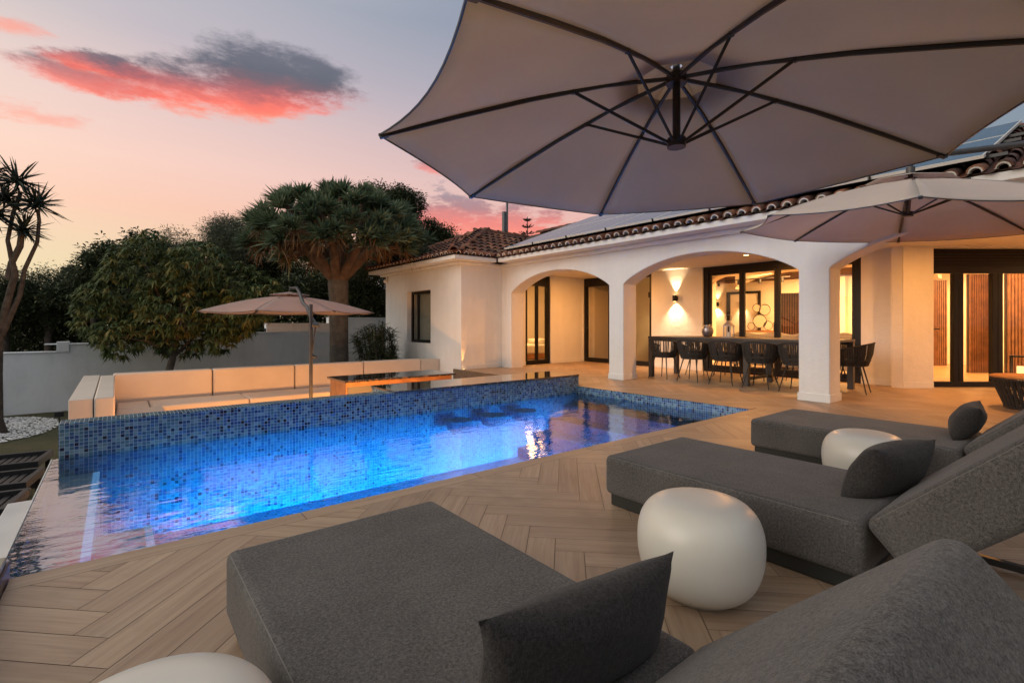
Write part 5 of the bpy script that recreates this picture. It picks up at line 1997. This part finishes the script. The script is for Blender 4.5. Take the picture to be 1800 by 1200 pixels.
def make_blobs(c, rad3, n, size, flat=.8):
    out = []
    for _ in range(n):
        d = rdir(1)[0]
        r_ = RNG.uniform(.35, .85)
        s_ = size * RNG.uniform(.7, 1.25)
        out.append((c[0] + d[0] * rad3[0] * r_, c[1] + d[1] * rad3[1] * r_, c[2] + d[2] * rad3[2] * r_, s_, s_, s_ * flat))
    return out
def tree(name, label, cat, base_, c, rad3, nb, bsize, nclump, per, leaf, spread, mat_, trunk=(.09, .05), group=None, droop=.3, blobs=None, lean=(0, 0), zlo=-.5, shell=.55, rbias=0.0, limbs=6, bark='bark', floorz=None):
    t = thing(name, label, cat, base_, group)
    blobs = blobs or make_blobs(c, rad3, nb, bsize)
    tb = MB()
    b0 = Vector(base_)
    top = Vector((c[0], c[1], c[2] - rad3[2] * .35))
    mid = b0.lerp(top, .5) + Vector((lean[0], lean[1], 0))
    tb.tube([b0 - Vector((0, 0, .1)), b0.lerp(mid, .15), mid, top], [trunk[0] * 1.35, trunk[0], trunk[0] * .85, trunk[1]], 10)
    for k in range(min(limbs, len(blobs))):
        e = Vector(blobs[k][:3])
        s_ = mid.lerp(top, random.uniform(.2, 1))
        m_ = s_.lerp(e, .5) + Vector((random.uniform(-.1, .1), random.uniform(-.1, .1), random.uniform(0, .15)))
        tb.tube([s_, m_, e], [trunk[1] * .8, trunk[1] * .5, trunk[1] * .2], 6)
    tb.build('trunk', bark, t, smooth=True)
    pc, dc = crown_points(blobs, nclump, shell)
    n = nclump * per
    P0 = np.repeat(pc, per, axis=0) + RNG.normal(0, spread, (n, 3))
    D = np.repeat(dc, per, axis=0) * .55 + rdir(n, zlo, 1) * .9
    D /= np.linalg.norm(D, axis=1, keepdims=True)
    L = RNG.uniform(.7, 1.25, n) * leaf[0]
    Wd = RNG.uniform(.75, 1.2, n) * leaf[1]
    rc = np.repeat(RNG.uniform(0, 1, nclump), per)
    rn = np.clip(rc * .55 + RNG.uniform(0, .45, n) + rbias, 0, 1)
    if floorz is not None:
        keep = P0[:, 2] > floorz
        P0, D, L, Wd, rn = P0[keep], D[keep], L[keep], Wd[keep], rn[keep]
    leafmesh('crown', P0, D, L, Wd, np.full(len(P0), droop), rn, mat_, t)
    return t

# loquat in front of the wall: whorls of long drooping leaves
t = thing('loquat_tree', 'broad leaved rounded tree with rusty leaf clusters before the wall', 'tree', (.95, 13.2, -.85))
tb = MB()
tb.tube([(.95, 13.2, -.95), (.95, 13.2, -.6), (.90, 13.2, 0.0), (1.0, 13.2, .45), (1.02, 13.2, .9)], [.10, .085, .075, .07, .06], 10)
bl = []
for (u, v, r_) in ((-1.35, .95, .62), (-1.0, 1.6, .66), (-.5, 2.15, .62), (.1, 2.1, .6), (.75, 2.15, .58), (1.3, 1.75, .6), (1.75, 1.25, .5), (.2, 1.3, .85), (-.5, 1.0, .75), (.9, 1.1, .7),
                   (-.8, .55, .5), (0, .5, .5), (.75, .55, .48), (1.15, .85, .5), (-1.6, 1.35, .42), (2.0, 1.6, .36), (-.1, 2.5, .35)):
    # u across the view, v above the lawn wall, spread in depth as well
    p = Vector((.95, 13.1, 0)) + Rv * u + Fv * random.uniform(-.5, .6)
    bl.append((p.x, p.y, v + .27, r_, r_, r_ * .85))
for b in bl[:12]:
    s_ = Vector((.98, 13.2, random.uniform(.3, .9)))
    e = Vector(b[:3])
    tb.tube([s_, s_.lerp(e, .5) + Vector((0, 0, .1)), e], [.04, .026, .01], 6)
tb.build('trunk', 'bark', t, smooth=True)
nc = 2300
pc, dc = crown_points(bl, nc, .7)
per = 13
n = nc * per
P0 = np.repeat(pc, per, axis=0)
ax_ = np.repeat(dc * .5 + np.array([0, 0, .45]), per, axis=0)
D = rdir(n, -.5, .6) + ax_ * .5
D /= np.linalg.norm(D, axis=1, keepdims=True)
L = RNG.uniform(.09, .165, n)
rc = np.repeat(RNG.uniform(0, 1, nc) ** 1.3, per)
rn = np.clip(rc * .75 + RNG.uniform(0, .28, n), 0, 1)
leafmesh('crown', P0, D, L, L * .30, RNG.uniform(.5, 1.1, n), rn, 'leaf_loquat', t)

# dragon tree
t = thing('dragon_tree', 'umbrella shaped dragon tree with thick trunk and spiky crown', 'tree', (4.62, 13.05, -.85))
tb = MB()
bx, by = 4.62, 13.05
tb.tube([(bx, by, -.95), (bx, by, -.5), (bx - .02, by, .6), (bx - .02, by, 1.6), (bx - .04, by, 2.15), (bx - .05, by, 2.45)], [.30, .245, .235, .235, .26, .24], 16)
tb.build('trunk', 'bark_dragon', t, smooth=True)
tb = MB()
heads = []
RX, RZ = 1.98, 1.28
for ring, (m_, el_) in enumerate(((12, -9), (14, 2), (14, 15), (13, 30), (10, 46), (7, 64), (3, 80))):
    for k in range(m_):
        a = 2 * PI * (k + .5 * (ring % 2)) / m_ + random.uniform(-.1, .1)
        e_ = rad(el_ + random.uniform(-5, 5))
        heads.append(Vector((bx + math.cos(a) * math.cos(e_) * RX, by + math.sin(a) * math.cos(e_) * RX, 3.18 + math.sin(e_) * RZ)))
for k in range(12):
    a = 2 * PI * k / 12 + .2
    heads.append(Vector((bx + math.cos(a) * 1.25, by + math.sin(a) * 1.25, 3.16)))
    heads.append(Vector((bx + math.cos(a + .3) * (.5 + .5 * (k % 2)), by + math.sin(a + .3) * (.5 + .5 * (k % 2)), 3.8 + .25 * (1 - k % 2))))
starts = [Vector((bx - .05 + .12 * math.cos(2 * PI * k / 9), by + .12 * math.sin(2 * PI * k / 9), 2.30)) for k in range(9)]
forks = []
for k in range(9):
    a = 2 * PI * k / 9
    for q, hgt in ((.95, 3.15), ):
        f = Vector((bx + math.cos(a) * q, by + math.sin(a) * q, hgt + random.uniform(-.08, .12)))
        m_ = starts[k].lerp(f, .5) + Vector((0, 0, -.04))
        tb.tube([starts[k], m_, f], [.14, .115, .10], 10)
        forks.append(f)
f = Vector((bx, by, 3.5))
tb.tube([Vector((bx, by, 2.3)), f], [.14, .10], 8)
forks.append(f)
for h in heads:
    f = min(forks, key=lambda q: (q - h).length)
    m_ = f.lerp(h, .5) + Vector((0, 0, -.05))
    tb.tube([f, m_, h], [.085, .06, .05], 7)
tb.build('branches', 'bark_limb', t, smooth=True)
P0, D, L, Wd, dr, rn = [], [], [], [], [], []
for h in heads + [h + Vector((random.uniform(-.2, .2), random.uniform(-.2, .2), random.uniform(-.12, .1))) for h in heads for _ in range(3)]:
    m_ = 50
    out = (h - Vector((bx, by, 2.6))).normalized()
    d = rdir(m_, -.35, 1.0) * .85 + np.array(out) * .9
    d /= np.linalg.norm(d, axis=1, keepdims=True)
    P0.append(np.repeat(np.array(h)[None], m_, 0))
    D.append(d)
    L.append(RNG.uniform(.32, .52, m_))
    rn.append(np.clip(RNG.uniform(0, .55) + RNG.uniform(0, .4, m_), 0, .97))
P0, D, L, rn = map(np.concatenate, (P0, D, L, rn))
leafmesh('crown', P0, D, L, np.full(len(L), .042), RNG.uniform(.05, .35, len(L)), rn, 'leaf_dragon', t, segs=3)
P0, D, L = [], [], []
for h in heads[:26] + heads[-24::2]:
    m_ = 16
    d = rdir(m_, -1.0, -.1) + np.array([(h.x - bx) * .35, (h.y - by) * .35, 0])
    d /= np.linalg.norm(d, axis=1, keepdims=True)
    P0.append(np.repeat(np.array(h)[None], m_, 0) + RNG.normal(0, .06, (m_, 3)))
    D.append(d)
    L.append(RNG.uniform(.22, .42, m_))
P0, D, L = map(np.concatenate, (P0, D, L))
leafmesh('dry_leaves', P0, D, L, np.full(len(L), .03), RNG.uniform(.2, .7, len(L)), RNG.uniform(0, 1, len(L)), 'leaf_dry', t, segs=3)

# yucca at the left edge
t = thing('yucca_tree', 'tall branching yucca with spiky heads at the left edge', 'yucca', (-1.62, 12.6, -.85))
tb = MB()
yb = Vector((-1.72, 12.6, -.95))
tb.tube([yb, (-1.70, 12.6, -.6), (-1.68, 12.6, .2), (-1.66, 12.6, 1.0)], [.24, .13, .10, .09], 12)
tb.tube([(-1.74, 12.6, .2), (-1.56, 12.6, 1.3), (-1.42, 12.55, 2.0), (-1.52, 12.6, 2.6), (-1.45, 12.6, 3.1), (-1.35, 12.6, 3.5)], [.065, .055, .05, .032, .03, .03], 10)
tb.tube([(-1.60, 12.6, .9), (-1.37, 12.6, 1.6), (-1.30, 12.6, 2.1), (-1.13, 12.55, 2.6), (-1.10, 12.5, 3.0), (-1.12, 12.5, 3.2)], [.055, .04, .034, .03, .028, .028], 10)
tb.tube([(-1.50, 12.6, 1.9), (-1.47, 12.6, 2.2), (-1.35, 12.5, 2.5), (-1.33, 12.5, 2.75)], [.07, .05, .05, .045], 8)
tb.tube([(-1.66, 12.6, 1.0), (-1.9, 12.6, 1.8), (-1.75, 12.6, 2.5), (-1.72, 12.6, 2.9)], [.07, .05, .04, .035], 8)
tb.build('trunk', 'bark', t, smooth=True)
P0, D, L = [], [], []
for (x_, y_, z_, s_) in ((-1.38, 12.55, 3.68, 1.0), (-1.13, 12.5, 3.28, .95), (-1.31, 12.5, 2.78, .8), (-1.70, 12.6, 3.05, 1.0), (-1.82, 12.6, 3.75, .9), (-1.58, 12.7, 3.35, .8)):
    m_ = 95
    d = rdir(m_, -.62, 1)
    P0.append(np.repeat(np.array([[x_, y_, z_]]), m_, 0) + RNG.normal(0, .03, (m_, 3)))
    D.append(d)
    L.append(RNG.uniform(.38, .58, m_) * s_)
P0, D, L = map(np.concatenate, (P0, D, L))
leafmesh('crown', P0, D, L, np.full(len(L), .034), RNG.uniform(0, .16, len(L)), RNG.uniform(0, 1, len(L)), 'leaf_yucca', t, segs=3)

# dracaena bush by the wing
t = thing('dracaena_bush', 'spiky green dracaena bush against the white wing wall', 'bush', (5.55, 12.7, -.85))
tb = MB()
P0, D, L = [], [], []
for k in range(60):
    a = random.uniform(0, 2 * PI)
    q = random.random() ** .5
    h = Vector((5.55 + .62 * q * math.cos(a), 12.7 + .62 * q * math.sin(a), random.uniform(.05, 1.12) - q * .2))
    tb.tube([(5.6 + .1 * math.cos(a), 12.7 + .1 * math.sin(a), -.9), (5.6 + .5 * q * math.cos(a), 12.7 + .5 * q * math.sin(a), h.z * .3 - .3), h], [.02, .015, .01], 6)
    m_ = 40
    P0.append(np.repeat(np.array(h)[None], m_, 0) + RNG.normal(0, .03, (m_, 3)) + np.stack([np.zeros(m_), np.zeros(m_), RNG.uniform(-.25, .1, m_)], 1))
    D.append(rdir(m_, -.25, 1))
    L.append(RNG.uniform(.18, .34, m_))
P0, D, L = map(np.concatenate, (P0, D, L))
tb.build('stems', 'bark', t)
leafmesh('leaves', P0, D, L, np.full(len(L), .022), RNG.uniform(.1, .5, len(L)), RNG.uniform(0, 1, len(L)), 'leaf_dracaena', t, segs=3)

# trees and shrubs beyond the wall
def at(u, v, D_):
    """a point of the world seen D_ metres ahead; u, v in view pixels"""
    p = Vector((0, 0, 1.1)) + Fv * D_ + Rv * ((u - 900) / 867 * D_)
    return Vector((p.x, p.y, 1.1 - (v - 569) / 867 * D_))
TG = 'trees and shrubs beyond the garden wall'
spec = [
    # name, label, u, v centre, distance, half width px, half height px, leaf, material, clumps
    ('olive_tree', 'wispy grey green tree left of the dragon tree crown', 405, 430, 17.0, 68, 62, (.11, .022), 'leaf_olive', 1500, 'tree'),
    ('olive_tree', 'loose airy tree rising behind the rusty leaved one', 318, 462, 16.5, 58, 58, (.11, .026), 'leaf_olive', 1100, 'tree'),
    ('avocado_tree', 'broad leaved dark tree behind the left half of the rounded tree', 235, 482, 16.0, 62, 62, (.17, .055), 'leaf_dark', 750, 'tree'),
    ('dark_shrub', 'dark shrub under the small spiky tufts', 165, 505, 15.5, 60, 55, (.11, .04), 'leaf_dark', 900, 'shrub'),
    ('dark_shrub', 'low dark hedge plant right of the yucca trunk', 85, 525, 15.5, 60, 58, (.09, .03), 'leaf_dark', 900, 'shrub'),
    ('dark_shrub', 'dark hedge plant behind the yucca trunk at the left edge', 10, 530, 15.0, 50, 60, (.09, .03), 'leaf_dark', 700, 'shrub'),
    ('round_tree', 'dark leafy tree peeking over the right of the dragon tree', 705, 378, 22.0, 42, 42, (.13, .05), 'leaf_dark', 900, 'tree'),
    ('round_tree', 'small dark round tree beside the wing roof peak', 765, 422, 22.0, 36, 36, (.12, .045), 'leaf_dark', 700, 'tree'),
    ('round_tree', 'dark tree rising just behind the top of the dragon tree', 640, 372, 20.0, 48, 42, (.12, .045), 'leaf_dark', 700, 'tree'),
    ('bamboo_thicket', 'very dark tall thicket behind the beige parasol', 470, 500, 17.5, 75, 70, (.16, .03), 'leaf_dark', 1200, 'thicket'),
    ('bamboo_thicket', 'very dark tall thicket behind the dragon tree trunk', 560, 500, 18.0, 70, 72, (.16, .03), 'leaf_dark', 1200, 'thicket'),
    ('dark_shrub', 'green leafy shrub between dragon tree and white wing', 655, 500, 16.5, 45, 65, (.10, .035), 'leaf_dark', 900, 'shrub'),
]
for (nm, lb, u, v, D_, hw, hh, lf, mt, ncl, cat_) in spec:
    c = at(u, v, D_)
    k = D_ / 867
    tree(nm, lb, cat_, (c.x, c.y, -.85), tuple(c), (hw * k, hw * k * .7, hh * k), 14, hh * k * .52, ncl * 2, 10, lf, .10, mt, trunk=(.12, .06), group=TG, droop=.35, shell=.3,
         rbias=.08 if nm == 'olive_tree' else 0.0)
# the dark mass at the foot of the trees
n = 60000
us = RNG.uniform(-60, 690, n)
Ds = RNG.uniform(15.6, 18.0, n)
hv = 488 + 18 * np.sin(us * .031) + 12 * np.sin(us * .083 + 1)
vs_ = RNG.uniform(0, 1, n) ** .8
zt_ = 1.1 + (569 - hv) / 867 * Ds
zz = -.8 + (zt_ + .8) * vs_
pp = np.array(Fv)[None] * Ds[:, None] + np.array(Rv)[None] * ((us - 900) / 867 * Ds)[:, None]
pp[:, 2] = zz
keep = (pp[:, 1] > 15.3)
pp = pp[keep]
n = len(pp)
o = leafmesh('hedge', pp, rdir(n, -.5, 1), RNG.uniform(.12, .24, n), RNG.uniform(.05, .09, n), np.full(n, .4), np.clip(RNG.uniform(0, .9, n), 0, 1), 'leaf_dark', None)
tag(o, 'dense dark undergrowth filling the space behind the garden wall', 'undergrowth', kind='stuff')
mb = MB()
mb.box(-14, 15.2, -.9, 14, 24, -.84)
struct(mb.build('soil_bed', 'soil'))
# spiky tufts on the skyline
for (u, v, lb) in ((152, 452, 'small spiky palm tuft on the skyline, left one'), (192, 438, 'small spiky palm tuft on the skyline, right one')):
    c = at(u, v, 16.2)
    t = thing('cabbage_palm', lb, 'palm', (c.x, c.y, -.85), 'small spiky tufts on the skyline')
    MB().tube([(c.x + .1, c.y, -.9), (c.x, c.y, c.z)], [.06, .04], 8).build('trunk', 'bark', t)
    m_ = 70
    leafmesh('crown', np.repeat(np.array(c)[None], m_, 0), rdir(m_, -.2, 1), RNG.uniform(.3, .42, m_), np.full(m_, .03), RNG.uniform(0, .2, m_), RNG.uniform(0, 1, m_), 'leaf_yucca', t, segs=3)
# monkey puzzle far behind the ridge
c = at(927, 412, 42)
t = thing('norfolk_pine', 'tiny tiered pine top far behind the roof ridge', 'pine tree', (c.x, c.y, -.85))
MB().tube([(c.x, c.y, -.9), (c.x, c.y, c.z + 1.5)], [.15, .03], 8).build('trunk', 'bark', t)
P0, D, L = [], [], []
for q in range(7):
    zz = c.z + 1.1 - q * .55
    for k in range(8):
        a = 2 * PI * k / 8
        m_ = 14
        ln = .25 + .16 * q
        s_ = RNG.uniform(0, 1, m_)
        P0.append(np.stack([c.x + math.cos(a) * ln * s_, c.y + math.sin(a) * ln * s_, zz + .12 * s_ ** 2], 1))
        d = rdir(m_, 0, 1) * .6 + np.array([math.cos(a), math.sin(a), .3])
        D.append(d / np.linalg.norm(d, axis=1, keepdims=True))
        L.append(np.full(m_, .26))
P0, D, L = map(np.concatenate, (P0, D, L))
leafmesh('crown', P0, D, L, np.full(len(L), .07), np.full(len(L), 0.), RNG.uniform(0, 1, len(L)), 'leaf_yucca', t)

# neighbour's house behind the trees
c = at(735, 432, 24)
t = thing('neighbour_house', 'low neighbouring house with brown tiled roof behind the wing', 'house', (c.x, c.y, -.85))
MB().box(c.x - 2.5, c.y - 1.5, -.9, c.x + 4.5, c.y + 4, 3.6).build('wall', 'white', t)
mb = MB()
zr = c.z
xa, xb = c.x - 2.9, c.x + 5.0
ya, ym, yb_ = c.y - 2.0, c.y + 1.2, c.y + 4.5
ze = 3.5
k = 0
xx = xa
while xx < xb:
    def pf(u, v, xx=xx):
        s_ = u * .24
        hgt = .045 * math.sin(PI * u)
        return (xx + s_, ya + (ym - ya) * v, ze + (zr - ze) * v + hgt + .012 * (v * 12 % 1))
    mb.grid(pf, 5, 24, 0, random.random() * .8)
    xx += .24
mb.add([(xa, ym, zr), (xb, ym, zr), (xb, yb_, ze), (xa, yb_, ze)], [(0, 1, 2, 3)], 0, .3)
mb.add([(xa, ya, ze), (xa, ym, zr), (xa, yb_, ze)], [(0, 1, 2)], 0, .3)
mb.build('roof', 'tile', t, smooth=True)
bpy.context.view_layer.update()
